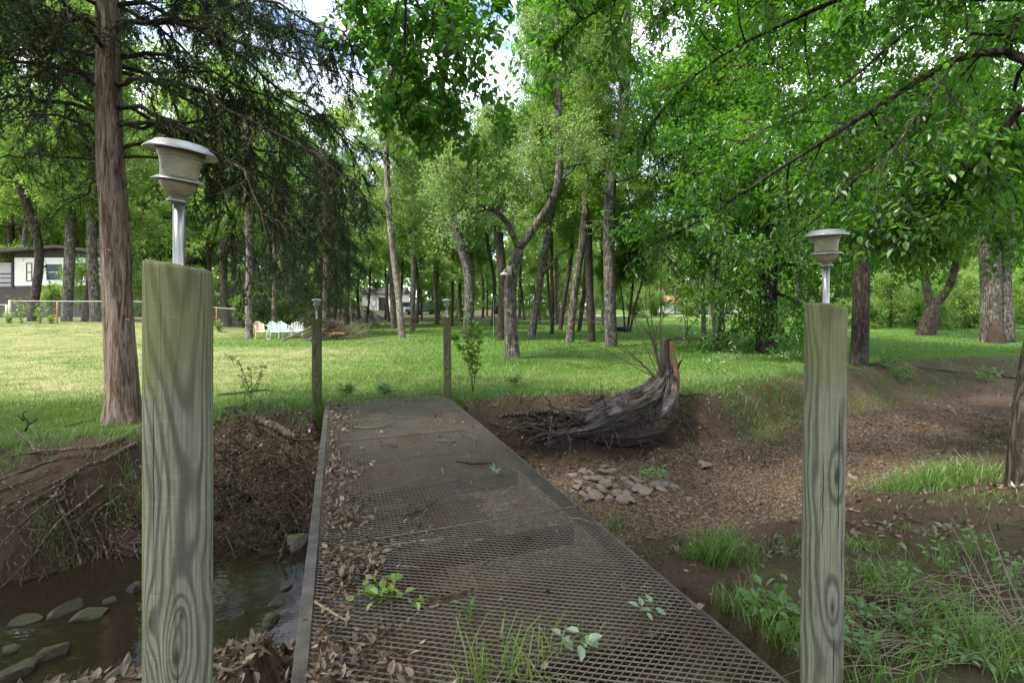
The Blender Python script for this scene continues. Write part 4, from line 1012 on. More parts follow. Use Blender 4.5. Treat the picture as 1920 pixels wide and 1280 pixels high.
# unseen trees added round the viewer to close the sky over the creek
for k, (x, y, sc) in enumerate(((4.5, -4.5, 1.0), (.5, -8, 1.1), (9.5, -2.5, 1.0), (-10, -5, 1.05), (-4.5, -6.5, 1.0), (15, 1, 1.1), (7, -9, 1.1), (-12.5, 2.0, .9))):
    dup(protos[k % 4], (x, y, gz1(x, y) - .05), k * 1.3, sc, 'unseen woodland tree added behind the viewer to close the sky', 'unseen trees added behind the viewer')
# ------------------------------------------------------------------ grass and litter
def blades(mb, P, h, w, lean, tint, seg=1):
    n = len(P)
    if n == 0: return
    h = np.broadcast_to(h, (n,)); w = np.broadcast_to(w, (n,)); lean = np.broadcast_to(lean, (n,))
    a = R.random(n) * 6.283; D = np.stack([np.cos(a), np.sin(a), 0 * a], -1)
    b = R.random(n) * 6.283; S = np.stack([np.cos(b), np.sin(b), 0 * b], -1) * (w * .5)[:, None]
    up = np.array([0, 0, 1.0])
    if seg == 1:
        T = P + up * h[:, None] + D * (h * lean)[:, None]
        V = np.stack([P - S, P + S, T], 1)
        mb.add(V.reshape(-1, 3), T=np.arange(n)[:, None] * 3 + np.array([[0, 1, 2]]), tint=tint)
    else:
        q1 = P + up * (h * .45)[:, None] + D * (h * lean * .18)[:, None]
        q2 = P + up * (h * .80)[:, None] + D * (h * lean * .55)[:, None]
        q3 = P + up * (h * np.maximum(.2, 1.0 - .35 * lean))[:, None] + D * (h * lean * 1.1)[:, None]
        V = np.stack([P - S, P + S, q1 - S * .9, q1 + S * .9, q2 - S * .6, q2 + S * .6, q3], 1)
        k = np.arange(n)[:, None, None] * 7
        mb.add(V.reshape(-1, 3), (k + np.array([[0, 1, 3, 2], [2, 3, 5, 4]])[None]).reshape(-1, 4), (np.arange(n)[:, None] * 7 + np.array([[4, 5, 6]])), tint=None)
        mb.qa[-1][:] = np.repeat(tint, 2); mb.ta[-1][:] = tint
def on_ground(x, y, dz=0.0): return np.stack([x, y, terrain(x, y) + dz], -1)
def in_deck(x, y, m=.03):
    s = x * B_D[0] + y * B_D[1]; w = x * B_N[0] + y * B_N[1]
    return (w > W0 - m) & (w < W1 + m) & (s > S0) & (s < S1 + .06)

m = MB()
n = 560000
y = np.exp(R.uniform(math.log(4.4), math.log(44), n)); u = R.uniform(-1.12, 1.12, n); x = u * y
ok = y > far_lip(x) - .1; x, y = x[ok], y[ok]
_, dt, gv, mo, dr = terrain(x, y, True)
patch = fbm(x * .8, y * .8, seed=51); p2 = fbm(x * 3.2, y * 3.2, seed=53)
keep = R.random(len(x)) < (1 - dt) ** 1.5 * (1 - .62 * dr * sstep((patch - .30) * 4)) * (.35 + .9 * p2)
keep &= ~in_deck(x, y, -.02); x, y, dr, patch = x[keep], y[keep], dr[keep], patch[keep]
P = on_ground(x, y, -.005)
h = R.uniform(.03, .075, len(x)) * (1 + .9 * sstep((patch - .52) * 6) * (1 - dr)) * (1 - .3 * dr)
w = .0045 + .00075 * y
blades(m, P, h, w, R.uniform(.1, .9, len(x)), np.clip(.25 + .55 * dr + R.normal(size=len(x)) * .2 + (patch - .5) * .7, 0, 1))
tag(m.build('lawn_grass', M['grass'], smooth=False), 'mown green lawn grass with drier yellow patches', kind='stuff')

def leaf_litter(name, P, label, smin=.03, smax=.075, flat=.35, mat='dead_leaf', parent=None):
    n = len(P); m = MB(); N = unit(rvec(n) * (1 - flat) * 1.4 + np.array([0, 0, 1.0])); D = rvec(n)
    D = unit(D - (D * N).sum(1)[:, None] * N); L = R.uniform(smin, smax, n)
    leaves(m, P, D, N, L, L * R.uniform(.35, .65, n), R.uniform(.1, .7, n)[:, None], True, np.clip(R.beta(1.6, 2.2, n), 0, 1), R.uniform(-.7, .7, n)[:, None])
    return tag(m.build(name, M[mat], smooth=False), label, kind='stuff')
# on the deck: thick along the left edge, thin elsewhere
n = 900; s = R.uniform(1.0, 7.6, n); w = W0 + .10 + np.abs(R.normal(size=n)) * (.07 + .04 * np.sin(s * 2.3) + .04 * np.sin(s * 5.1 + 1))
heap = [(1.95, .16, .16, 340), (2.9, .20, .10, 220), (3.6, .14, .10, 170), (1.3, .05, .12, 220), (4.5, .13, .12, 140), (7.0, .1, .2, 160), (6.2, 1.33, .12, 40), (5.3, 1.25, .18, 34), (3.3, .55, .12, 26), (5.0, .9, .5, 36)]
for (hs_, hw_, hr, k) in heap:
    s = np.append(s, hs_ + R.normal(size=k) * hr * 1.5); w = np.append(w, W0 + .09 + np.abs(hw_ + R.normal(size=k) * hr))
s = np.append(s, R.uniform(1.2, 7.6, 110)); w = np.append(w, R.uniform(W0, W1, 110))
dz = R.random(len(s)) ** 2 * .03
for (hs_, hw_, hr, k) in heap[:4]:
    dz += .05 * np.exp(-((s - hs_) ** 2 + (w - W0 - hw_) ** 2) / (hr * hr * 1.3)) * R.random(len(s))
leaf_litter('fallen_leaves', bw(s, w, .006 + dz), 'dry brown leaves drifted along the left edge of the footbridge', .014, .058)
# on the banks
def litter_area(nn, fx, fy, cond):
    x = R.uniform(*fx, nn); y = R.uniform(*fy, nn); z, d, g, mo, dr = terrain(x, y, True)
    k = cond(x, y, d, g) & ~in_deck(x, y, 0) & (z > WZ - .02); return on_ground(x[k], y[k], .004 + R.random(k.sum()) * .012)
rn = lambda x, y, f=1.3: fbm(x * f, y * f, seed=61)
P = np.concatenate([
    litter_area(24000, (-1.2, 9), (2.0, 9.5), lambda x, y, d, g: (d > .3) & (R.random(len(x)) < (.10 + .9 * sstep((rn(x, y) - .5) * 7)) * (1 - .6 * g)) & (y < far_foot(x) + .6)),
    litter_area(9000, (-4.2, -1.2), (4.2, 7.2), lambda x, y, d, g: (y > far_foot(x) - .1) & (R.random(len(x)) < .62)),
    litter_area(5000, (-2.6, -.5), (2.0, 3.9), lambda x, y, d, g: (y < near_foot(x) + .15)),
    litter_area(900, (-7, -3.4), (3, 6), lambda x, y, d, g: (d > .5) & (R.random(len(x)) < .22)),
    litter_area(5000, (-.9, 4), (6.6, 9), lambda x, y, d, g: (d > .5) & (R.random(len(x)) < .6)),
    litter_area(7000, (4, 14), (7, 14), lambda x, y, d, g: (d > .5) & (R.random(len(x)) < .45))])
leaf_litter('leaf_litter', P, 'brown leaf litter lying over the muddy creek banks', .02, .07)
P = litter_area(700, (-1, 10), (2.5, 14), lambda x, y, d, g: d > .2)
m = MB(); leaves(m, P, rvec(len(P)) * [1, 1, .15], rvec(len(P)) * .4 + [0, 0, 1], R.uniform(.02, .045, len(P)), .018, .2, True)
tag(m.build('fallen_green_leaves', M['leaf_lime'], smooth=False), 'tiny pale green seeds and leaves dropped on the mud', kind='stuff')

# stones
def rock_mesh(sub, sx, sy, sz, seed, amp=.35, ang=.5):
    import bmesh
    bm = bmesh.new(); bmesh.ops.create_icosphere(bm, subdivisions=sub, radius=1)
    V = np.array([v.co[:] for v in bm.verts]); T = np.array([[v.index for v in f.verts] for f in bm.faces]); bm.free()
    rr = np.random.default_rng(seed); V = np.sign(V) * np.abs(V) ** .6
    for k in range(9):      # chop planes: angular broken stone
        nrm = unit(rr.normal(size=3) * [1, 1, 1.4]); d = rr.uniform(.45, .8); t = V @ nrm
        V = V - np.maximum(t - d, 0)[:, None] * nrm * ang * 1.8
    V = V * (1 + amp * (fbm(V[:, 0] * 1.6 + seed, V[:, 1] * 1.6, V[:, 2] * 1.6, seed=seed) - .5)[:, None])
    return V * [sx, sy, sz], T
m = MB()
x = R.uniform(-1.5, 9, 9000); y = R.uniform(3.8, 9.5, 9000); _, d, g, mo, dr = terrain(x, y, True)
k = (R.random(9000) < g ** 1.3 * (.25 + .75 * sstep((rn(x, y, 1.8) - .42) * 6))) & ~in_deck(x, y, -.1); x, y = x[k], y[k]
base_r = [rock_mesh(1, 1, .8, .45, 100 + q, .3) for q in range(6)]
sz = np.exp(R.normal(size=len(x)) * .5) * .016; zz = terrain(x, y)
for q in range(len(x)):
    V, T = base_r[q % 6]; c, s_ = math.cos(q * 1.7), math.sin(q * 1.7); V = V * sz[q]
    m.add(np.stack([V[:, 0] * c - V[:, 1] * s_ + x[q], V[:, 0] * s_ + V[:, 1] * c + y[q], V[:, 2] + zz[q] + .004], -1), T=T, tint=R.random())
tag(m.build('gravel', M['stone'], smooth=False), 'loose pebbles strewn over the dry creek bed', kind='stuff')

M['stone_wet'] = stone_mat('stone_wet', (.022, .018, .014), (.085, .072, .060), .35, .12)
def rock(x, y, sx, sy, sz, seed, label, mat='stone', group=None, rz=0, tilt=(0, 0), sink=.35, sub=3, z=None):
    V, T = rock_mesh(sub, sx, sy, sz, seed); V = V * (1 + .16 * (fbm(V[:, 0] / sx * 4, V[:, 1] / sx * 4, V[:, 2] / sx * 4, seed=seed) - .5))[:, None]; m = MB(); m.add(V, T=T, tint=R.random())
    zz = gz1(x, y) if z is None else z
    o = m.build('rock', M[mat], smooth=False, loc=(x, y, zz + sz * (1 - 2 * sink))); o.rotation_euler = (tilt[0], tilt[1], rz)
    return tag(o, label, 'rock', group)
G_s = 'grey stones heaped beside the footbridge'
pile_px = [(1088, 905), (1100, 898), (1118, 903), (1128, 915), (1105, 918), (1140, 902), (1152, 912), (1136, 925), (1120, 928), (1160, 925), (1170, 940), (1148, 938), (1112, 938), (1096, 930), (1182, 915), (1195, 920), (1178, 930), (1204, 912), (1218, 918), (1130, 890), (1150, 888), (1168, 898), (1188, 902), (1206, 925), (1236, 915), (1250, 908), (1110, 885), (1092, 885), (1075, 892), (1225, 905), (1160, 882), (1128, 878), (1260, 912), (1150, 898), (1195, 905), (1082, 915), (1140, 915), (1186, 938)]
for k, (u, v) in enumerate(pile_px):
    p = hit(u + R.normal() * 3, v + R.normal() * 2); a = R.uniform(.055, .12)
    rock(p[0], p[1], a, a * R.uniform(.6, .9), a * R.uniform(.3, .55), 200 + k, 'grey stone in the heap on the creek bed beside the footbridge', 'stone', G_s, R.random() * 6, (R.normal() * .2, R.normal() * .2), .3, 2)
p = hit(1322, 876); rock(p[0], p[1], .14, .09, .055, 301, 'single squarish grey stone alone on the brown creek bed right of the heap', 'stone', None, .3, sink=.1)
for (u, v, a, b, c, rz, lab, tl) in (
    (116, 1146, .15, .075, .06, .55, 'long flat slab at the water edge under the roots, left of two', (0, -.2)), (170, 1152, .155, .085, .055, .6, 'long flat slab at the water edge, right of two and nearer the post', (0, -.15)),
    (50, 1164, .13, .055, .04, .3, 'low dark slab at the left end of the stone row', (0, 0)), (92, 1228, .115, .08, .06, .5, 'rounded stone alone in the brown water', (0, 0)), (30, 1262, .12, .08, .045, .4, 'brown stone barely out of the water nearest the frame corner', (0, 0)),
    (252, 1105, .08, .07, .06, 0, 'small block of stone tucked under the bank beside the post', (0, 0)), (205, 1128, .05, .04, .03, .9, 'tiny stone between the slabs and the small block', (0, 0)), (20, 1215, .07, .05, .03, .2, 'small flat stone in the water at the left edge', (0, 0)),
    (505, 1165, .085, .07, .07, .2, 'pale grey block at the water edge near the bridge', (.2, 0)), (523, 1128, .10, .06, .05, .9, 'flat dark stone beside the bridge edge above the pale block', (0, .2)), (536, 1098, .08, .05, .04, 1.2, 'wet stone pressed against the bridge edge over the water', (0, .2)),
    (478, 1200, .06, .05, .04, 1.4, 'little stone at the near water edge among the dead leaves', (0, 0))):
    p = hit(u, v); zz = max(p[2], WZ - .02)
    if p[2] < WZ: t_ = (EYE - WZ) * F / (v - HZ); p = np.array([(u - 960) / F * t_, t_, WZ])
    rock(p[0], p[1], a * .92, b * 1.1, c * 1.5, int(u * 7 + v), lab, 'stone_wet', None, rz, tl, .42, 3, zz)
p = hit(552, 1048); rock(p[0], p[1] + .02, .13, .12, .19, 77, 'big rounded mossy boulder under the left edge of the bridge', 'stone_moss', None, .2, (0, 0), .15, 3)
for (u, v, a) in ((400, 1120, .1), (430, 1100, .08), (320, 1100, .08)):
    pass

# sticks on the deck, each one a thing
def deck_stick(px, r, label, mat='stick', z=.012, fork=None):
    q = []
    for (u, v) in px:
        t_ = (EYE - z) * F / (v - HZ); q.append([(u - 960) / F * t_, t_, z + R.random() * .012])
    q = np.array(q); qq = resample(q, 4 * len(q) + 2); qq[1:-1] += R.normal(size=(len(qq) - 2, 3)) * r * .35; qq[:, 2] = np.maximum(qq[:, 2], r + .003)
    m = MB(); c = qq.mean(0) * [1, 1, 0]; tube(m, qq - c, [r, r * 1.05, r * .6], 7)
    if fork: 
        k = len(qq) // 2; tube(m, resample(np.array([qq[k], qq[k] + [.03, .05, .02], qq[k] + [.04, .12, .01]]) - c, 6), [r * .6, r * .3], 5)
    o = m.build('twig', M[mat], loc=tuple(c)); return tag(o, label, 'twig')
deck_stick([(752, 967), (780, 958), (820, 939)], .011, 'thick snapped twig in the middle of the deck with crumbs at its end')
deck_stick([(650, 1028), (700, 1030), (760, 1020), (833, 1012)], .0065, 'long thin straight pale twig lying across the deck', 'stick_pale')
deck_stick([(668, 1030), (640, 1026), (610, 1035)], .006, 'curved end of twig by the leaf drift at the left edge', 'stick_pale')
deck_stick([(755, 1063), (790, 1066)], .006, 'short pale twig right above the green seedling', 'stick_pale')
deck_stick([(800, 1130), (850, 1118), (888, 1104)], .009, 'mossy brown twig right of the green seedling', 'stick')
deck_stick([(662, 800), (700, 802), (722, 797), (736, 790)], .008, 'bent pale twig near the far end of the deck', 'stick_pale')
deck_stick([(668, 788), (700, 786), (712, 787)], .005, 'straight thin twig at the far left of the deck', 'stick_pale')
deck_stick([(744, 784), (780, 782)], .005, 'thin twig crossing the rusty patch at the far end', 'stick_pale')
deck_stick([(856, 867), (890, 871), (930, 868)], .006, 'dark curved twig on the right of the deck below the leaf clump', 'charred')
deck_stick([(881, 815), (888, 822), (890, 832)], .006, 'short bleached twig standing out near the right deck edge', 'stick_pale')
deck_stick([(815, 826), (840, 827)], .007, 'small pale twig just left of the leaf clump', 'stick_pale')
deck_stick([(828, 878), (832, 889)], .009, 'stubby white chip of wood in mid deck', 'stick_pale')
deck_stick([(1065, 970), (1090, 974), (1122, 985)], .004, 'fine grey twig by the right edge of the deck', 'stick_pale')
deck_stick([(705, 1095), (728, 1105), (745, 1118)], .008, 'dark twig poking out of the seedling leaves', 'stick')
deck_stick([(1180, 1175), (1215, 1190), (1250, 1195)], .005, 'thin dark stem beside the wilted sprig at right', 'stick')
deck_stick([(590, 1130), (620, 1150), (650, 1165)], .006, 'straw coloured stem lying in the leaf drift', 'straw')

# plants
def leafy(leafm, stemm, p0, pths, name, label, cat, ll, lw, npt, near=True, group=None, droop=.2, r=.004, cut=0.0):
    m, s_ = MB(), MB(); p0 = np.asarray(p0, float)
    for q in pths:
        q = resample(np.asarray(q, float), 12); tube(s_, q, [r, r * .35], 5)
        d = unit(np.gradient(q, axis=0)); f = cut + (1 - cut) * R.random(npt) ** .8; i = np.minimum((f * 11).astype(int), 10); A = q[i] + (q[i + 1] - q[i]) * (f * 11 - i)[:, None]
        D = unit(rvec(npt) * [1, 1, .5] + d[i] * .4 + [0, 0, .15 - droop]); st = A + D * ll * .25
        prisms(s_, A, st, .0012, .0010)
        L = ll * R.uniform(.6, 1.2, npt); leaves(m, st, D, unit(rvec(npt) * .5 + [0, -.2, 1]), L, L * lw, .25, near, curl=.18)
    t = thing(name, label, cat, p0, group)
    s_.build('stem', M[stemm], t); m.build('leaves', M[leafm], t, smooth=False); return t
def stems(n, h, sp, lean=(0, 0, 0), bend=.15):
    out = []
    for k in range(n):
        a = k * 2.4 + R.random(); e = np.array([math.cos(a) * sp, math.sin(a) * sp, 0]) * R.uniform(.4, 1.2); hh = h * R.uniform(.65, 1.1)
        out.append(np.array([[0, 0, 0], e * .25 + [0, 0, hh * .35], e * .6 + np.array(lean) * .5 + [R.normal() * bend * h * .3, 0, hh * .7], e + np.array(lean) + [0, 0, hh]]))
    return out
p = hit(884, 738); H = .86 * 0 + 1.42
leafy('leaf_lime', 'stick', p, [np.array([[.02, 0, 0], [.0, 0, .5], [-.08, 0, .95], [-.12, 0, 1.40]]), np.array([[.02, 0, 0], [.08, 0, .4], [.13, 0, .8], [.12, 0, 1.1]]), np.array([[.02, 0, 0], [-.05, .05, .5], [-.22, 0, .85], [-.32, 0, 1.0]]), np.array([[.03, 0, 0], [.06, .05, .5], [.0, 0, .9], [.05, 0, 1.2]])], 'sapling', 'bright yellow green sapling growing right of the bridge end post', 'sapling', .085, .62, 95, droop=.1, r=.007, cut=.18)
p = hit(470, 752)
leafy('leaf_deep', 'stick', p, [np.array([[0, 0, 0], [.02, 0, .25], [.0, 0, .45], [.05, 0, .62]]), np.array([[0, 0, .1], [-.1, 0, .4], [-.2, 0, .62], [-.38, -.02, .72]]), np.array([[0, 0, .1], [.1, 0, .3], [.16, 0, .45], [.2, 0, .56]]), np.array([[0, 0, .05], [-.08, 0, .2], [-.12, 0, .3], [-.15, 0, .42]])], 'sapling', 'dark leafed young shrub on the bank between left post and bridge', 'sapling', .065, .5, 34, r=.006)
p = hit(655, 1000); 
def deck_plant(u, v, label, n, h, sp, ll, lw, mat, name='seedling', npt=5, z=.012, cut=.3):
    t_ = (EYE - z) * F / (v - HZ); p = np.array([(u - 960) / F * t_, t_, z])
    return leafy(mat, 'leaf_stem', p, stems(n, h, sp), name, label, 'seedling' if name == 'seedling' else 'sprig', ll, lw, npt, droop=.25, r=.002, cut=cut)
M['leaf_stem'] = simple('leaf_stem', (.10, .16, .04), .6)
deck_plant(700, 1115, 'bright green seedling rooted in the leaf drift on the deck', 6, .06, .13, .055, .72, 'leaf_lime', npt=3, cut=.5)
deck_plant(735, 1118, 'scattered round green leaves just right of the bright seedling', 5, .03, .16, .048, .75, 'leaf_lime', npt=2, cut=.6)
deck_plant(880, 1150, 'small dark seedling pushing up through the mesh', 3, .05, .05, .05, .45, 'leaf_deep', npt=3)
deck_plant(1068, 1200, 'wilted pale sprig of rounded leaves lying on the mesh near the front', 3, .03, .07, .062, .6, 'leaf_wilt', 'leaf_sprig', 4, cut=.5)
deck_plant(1218, 1148, 'wilted pale sprig of leaves lying near the right mesh edge', 3, .03, .06, .06, .5, 'leaf_wilt', 'leaf_sprig', 3, cut=.5)
deck_plant(932, 889, 'small wilted pale leaf sprig in the middle right of the deck', 2, .03, .06, .06, .5, 'leaf_wilt', 'leaf_sprig', 4, cut=.5)
def ground_plant(u, v, label, n, h, sp, ll, lw, mat='leaf_weed', npt=7, cat='weed', name='broadleaf_weed', cut=.3):
    return leafy(mat, 'leaf_stem', hit(u, v), stems(n, h, sp), name, label, cat, ll, lw, npt, r=.003, cut=cut)
ground_plant(1220, 905, 'little bright seedling on the stones below the stump', 6, .17, .16, .085, .4)
ground_plant(1455, 1160, 'pale lobed weed just left of the right post foot', 8, .10, .12, .08, .5, 'leaf_weed')
for k, (u, v, h, lab) in enumerate(((1700, 1100, .16, 'low weed with pointed leaves right of the right post'), (1770, 1075, .16, 'broad weed among the grass, right of the right post'), (1820, 1040, .20, 'broad weed left of the dry stalks'), (1870, 1080, .18, 'broad weed behind the dry stalks'), (1905, 1110, .18, 'weed at the picture edge under the dry stalks'), (1745, 1235, .12, 'round leafed weed in the front grass'), (1800, 1245, .12, 'round leafed weed at the front beside tall blades'), (1620, 1170, .14, 'leafy weed touching the right post'), (1610, 1230, .12, 'leafy weed at the foot of the right post'), (1690, 1180, .09, 'small leaf weed in the straw beside the right post'), (1865, 1265, .10, 'weed at the front edge below the straw mound'))):
    ground_plant(u, v, lab, 5, h, .10, .044, .55, 'leaf_weed', 4)
for (u, v, h, lab, mt) in ((1342, 720, .62, 'bushy green sprout patch on the bank right of the stump', 'leaf_weed'), (1690, 720, .5, 'dark fern like weed on the bank right of the right post', 'leaf_deep'), (1660, 690, .4, 'leafy weed beside the dark furrowed trunk foot', 'leaf_deep'), (1460, 690, .4, 'drooping dark weed on the lawn edge left of the right post', 'leaf_deep'), (1850, 720, .4, 'small bush on the far right bank', 'leaf_weed'), (965, 725, .22, 'tiny seedling in the lawn right of the sapling', 'leaf_weed'), (650, 745, .18, 'tall grassy weed beside the brush pile post', 'leaf_weed'), (720, 745, .2, 'grassy weed at the far end of the deck', 'leaf_weed')):
    ground_plant(u, v, lab, 9, h, h * .5, .10, .38, mt, 9)
# taller grass and weeds, uncountable
def tufts(mb, cx, cy, n, rx, ry, h, w, lean=(.3, 1.1), tint=(.2, .9)):
    x = cx + R.normal(size=n) * rx; y = cy + R.normal(size=n) * ry; k = ~in_deck(x, y, .0); x, y = x[k], y[k]; P = on_ground(x, y, -.01); n = len(x)
    blades(mb, P, h * R.uniform(.45, 1.15, n), w, R.uniform(*lean, n), R.uniform(*tint, n), 2)
m = MB()
for k in range(1700):       # fringe along the lip of the far bank
    x = R.uniform(-7, 13); y = far_lip(x) + R.normal() * .28 + .12
    tufts(m, x, y, 14, .06, .06, R.uniform(.05, .16), .005)
for (u, v, n, rx, h) in ((470, 765, 260, .3, .2), (640, 755, 160, .25, .14), (690, 750, 160, .3, .13), (760, 745, 140, .3, .12), (1340, 725, 420, .3, .3), (1280, 735, 150, .2, .18), (540, 770, 120, .3, .12), (1420, 720, 200, .4, .12), (240, 828, 120, .3, .10), (150, 815, 160, .4, .12), (215, 960, 45, .10, .18), (245, 900, 50, .1, .18), (100, 985, 50, .12, .18), (85, 1020, 30, .1, .15), (130, 1060, 30, .06, .12), (40, 825, 140, .4, .08)):
    p = hit(u, v); tufts(m, p[0], p[1], n, rx, rx * .6, h, .006)
for k in range(1000):       # thin growth on the far right bank
    x = R.uniform(2.7, 14); f = R.random() ** .7; y = far_foot(x) + (far_lip(x) - far_foot(x)) * (f * 1.1 - .1)
    if fbm(x * .9, y * .9, seed=91) > .44: tufts(m, x, y, 12, .10, .08, R.uniform(.04, .13), .006)
for k in range(1500):      # near right bank
    x, y = R.uniform(1.0, 8), R.uniform(1.85, 7)
    if y > near_foot(x) + .1: continue
    nn_ = fbm(x * 1.1, y * 1.1, seed=71)
    fr = sstep((3.3 + .25 * x - y) / 1.0)
    if R.random() > .30 * sstep((nn_ - .49 + .10 * fr) * 6): continue
    tufts(m, x, y, int(6 + 12 * fr), .06, .06, R.uniform(.03, .09) + .05 * fr, .004)
for (u, v, n, rx, h) in ((1345, 1045, 260, .10, .24), (1360, 1050, 120, .14, .16), (1160, 985, 60, .08, .14), (1290, 1040, 80, .15, .10), (1760, 905, 700, .34, .26), (1700, 915, 260, .25, .16), (1800, 890, 300, .25, .22), (1860, 940, 300, .4, .07), (1620, 1030, 120, .15, .12), (1560, 1030, 60, .1, .08), (1480, 1030, 60, .1, .12), (1870, 830, 300, .5, .07), (1440, 1190, 160, .12, .16), (1380, 1140, 100, .08, .14), (1640, 1090, 80, .15, .13), (1700, 1130, 110, .2, .16), (1840, 1240, 60, .12, .22), (1890, 1230, 60, .1, .26), (1830, 1230, 20, .05, .3), (1620, 1260, 160, .15, .14), (1750, 1200, 160, .2, .16), (1480, 1200, 100, .1, .15)):
    p = hit(u, v); tufts(m, p[0], p[1], n, rx, rx * .7, h, .0055)
tag(m.build('wild_grass', M['grass_deep'], smooth=False), 'long wild grass tufts on the creek banks', kind='stuff')
# grass growing up through the mesh
m = MB()
for (u, v, n, rx, h) in ((930, 1250, 34, .10, .16), (880, 1265, 14, .06, .12), (1000, 1215, 16, .08, .12), (960, 1270, 18, .1, .14), (1080, 1180, 10, .1, .07), (1130, 1200, 8, .1, .07), (730, 748, 200, .35, .10), (800, 748, 120, .2, .08), (640, 757, 140, .2, .12)):
    t_ = EYE * F / (v - HZ); x = (u - 960) / F * t_ + R.normal(size=n) * rx; y = t_ + R.normal(size=n) * rx * .5
    blades(m, np.stack([x, y, 0 * x - .02], -1), h * R.uniform(.6, 1.3, n), .006, R.uniform(.3, 1.8, n), R.uniform(.3, 1, n), 2)
tag(m.build('deck_grass', M['grass'], smooth=False), 'green grass blades growing up through the deck mesh', kind='stuff')
# dry stalks
m = MB()
for (a, b, c) in (((1925, 1200), (1850, 1100), (1782, 982)), ((1930, 1215), (1870, 1110), (1818, 985)), ((1935, 1170), (1890, 1080), (1853, 980)), ((1920, 1195), (1840, 1115), (1805, 1040))):
    P0 = hit(min(a[0], 1915), a[1]); Y = P0[1]
    tube(m, resample(np.array([P0 + [(a[0] - 1915) * .002, 0, 0], at(b[0], b[1], Y + .05), at(c[0], c[1], Y + .12)]), 10), [.0045, .003, .0015], 5)
for k in range(170):
    p = hit(R.uniform(1590, 1915), R.uniform(1080, 1270)); a = R.normal() * .5; L = R.uniform(.1, .42)
    d = np.array([math.cos(a) * (1 if R.random() < .5 else -1), math.sin(a) * .6, R.uniform(.0, .25)])
    tube(m, resample(np.array([p + [0, 0, .012], p + d * L * .5 + [0, 0, .03], p + d * L + [0, 0, .01]]), 6), [.002, .001], 4)
tag(m.build('dry_straw', M['straw'], smooth=False), 'dry straw and dead grass stalks fallen among the weeds', kind='stuff')
# ------------------------------------------------------------------ stump, logs, debris
M['rot_dark'] = simple('rot_dark', (.040, .029, .021), .95, 0, .1, .6, 22, (.085, .064, .046), 1.0)
def flow(m):
    ga, gl = [], []
    for V, n in zip(m.v, m.sides):
        k = (len(V) - 2) // n; a = np.tile(np.linspace(-math.pi, math.pi, n, endpoint=False), k); ga += [np.sin(a) + .6 * np.abs(a), np.zeros(2)]; gl += [np.repeat(np.arange(k) * .02, n), np.zeros(2)]
    return dict(ga=np.concatenate(ga), gl=np.concatenate(gl))
def gnarl(amp, f, seed, ridge=.0, rf=9):
    def g(r_, t_, a_, p_):
        L = np.linspace(0, 1, len(p_))[:, None] * np.linalg.norm(np.diff(p_, axis=0), axis=1).sum()
        n = fbm(np.cos(a_) * f + seed, np.sin(a_) * f, L * 2.2, seed=seed) - .5
        rg = np.abs(np.sin(a_ * rf + 3.5 * (fbm(L * 3, a_ * .8, seed=seed + 1) - .5) * 4)) * ridge
        return r_ * (1 + amp * 2 * n - rg)
    return g
sb = at(1252, 735, 8.0)
st = thing('tree_stump', 'broken stump with grey wavy bark and bare roots hanging over the creek bank', 'tree stump', sb)
m = MB()
tube(m, resample(np.array([at(1250, 742, 8.0), at(1250, 715, 8.0), at(1247, 690, 8.0), at(1248, 660, 8.02), at(1250, 634, 8.03)]) - sb, 22), [.15, .125, .105, .10, .098], 36, rough=gnarl(.12, 2, 5, .10, 8))
m.build('snag', M['bark_flow'], st, attrs=flow(m))
m = MB()   # torn red wood down the right side of the snag
tube(m, resample(np.array([at(1262, 745, 7.93), at(1266, 712, 7.92), at(1262, 675, 7.93), at(1258, 640, 7.95)]) - sb, 16), [.085, .085, .065, .03], 20, rough=gnarl(.2, 2, 15, .12, 6))
m.build('torn_wood', M['rot_wood'], st)
m = MB()
tube(m, resample(np.array([at(1263, 720, 7.95), at(1270, 690, 7.9), at(1280, 672, 7.88)]) - sb, 8), [.035, .03, .004], 8); tube(m, resample(np.array([at(1262, 700, 7.97), at(1264, 680, 7.95), at(1261, 660, 7.95)]) - sb, 8), [.03, .02, .004], 8)
m.build('splinter', M['bark_dark'], st)
m = MB()
def flare_tube(pts, rr, seed, n=110, k=70):
    tube(m, resample(np.array(pts) - sb, k), rr, n, rough=gnarl(.72, 2.3, seed, .10, 23))
flare_tube([at(1250, 685, 7.98), at(1243, 712, 7.88), at(1226, 738, 7.72), at(1195, 760, 7.58), at(1160, 775, 7.5), at(1125, 788, 7.46), at(1098, 796, 7.45)], [.10, .14, .22, .27, .25, .19, .10], 6)
flare_tube([at(1256, 705, 7.92), at(1250, 745, 7.76), at(1238, 775, 7.66), at(1222, 795, 7.6)], [.11, .17, .18, .10], 16, 90, 40)
flare_tube([at(1175, 775, 7.5), at(1140, 790, 7.4), at(1105, 806, 7.33), at(1060, 812, 7.28), at(1015, 816, 7.2), at(985, 830, 7.1)], [.20, .15, .085, .055, .04, .012], 26, 60, 50)
flare_tube([at(1180, 755, 7.6), at(1140, 765, 7.58), at(1100, 772, 7.55), at(1050, 768, 7.55), at(1000, 772, 7.5)], [.16, .14, .075, .06, .02], 36, 60, 50)
m.build('bark_flare', M['bark_flow'], st, attrs=flow(m))
m = MB()
tube(m, resample(np.array([at(1250, 800, 7.45), at(1215, 812, 7.4), at(1165, 818, 7.35), at(1120, 815, 7.35), at(1090, 808, 7.35)]) - sb, 30), [.09, .12, .13, .10, .04], 40, rough=gnarl(.9, 2.2, 8, .05, 5))
m.build('rotten_heart', M['rot_dark'], st)
m = MB()
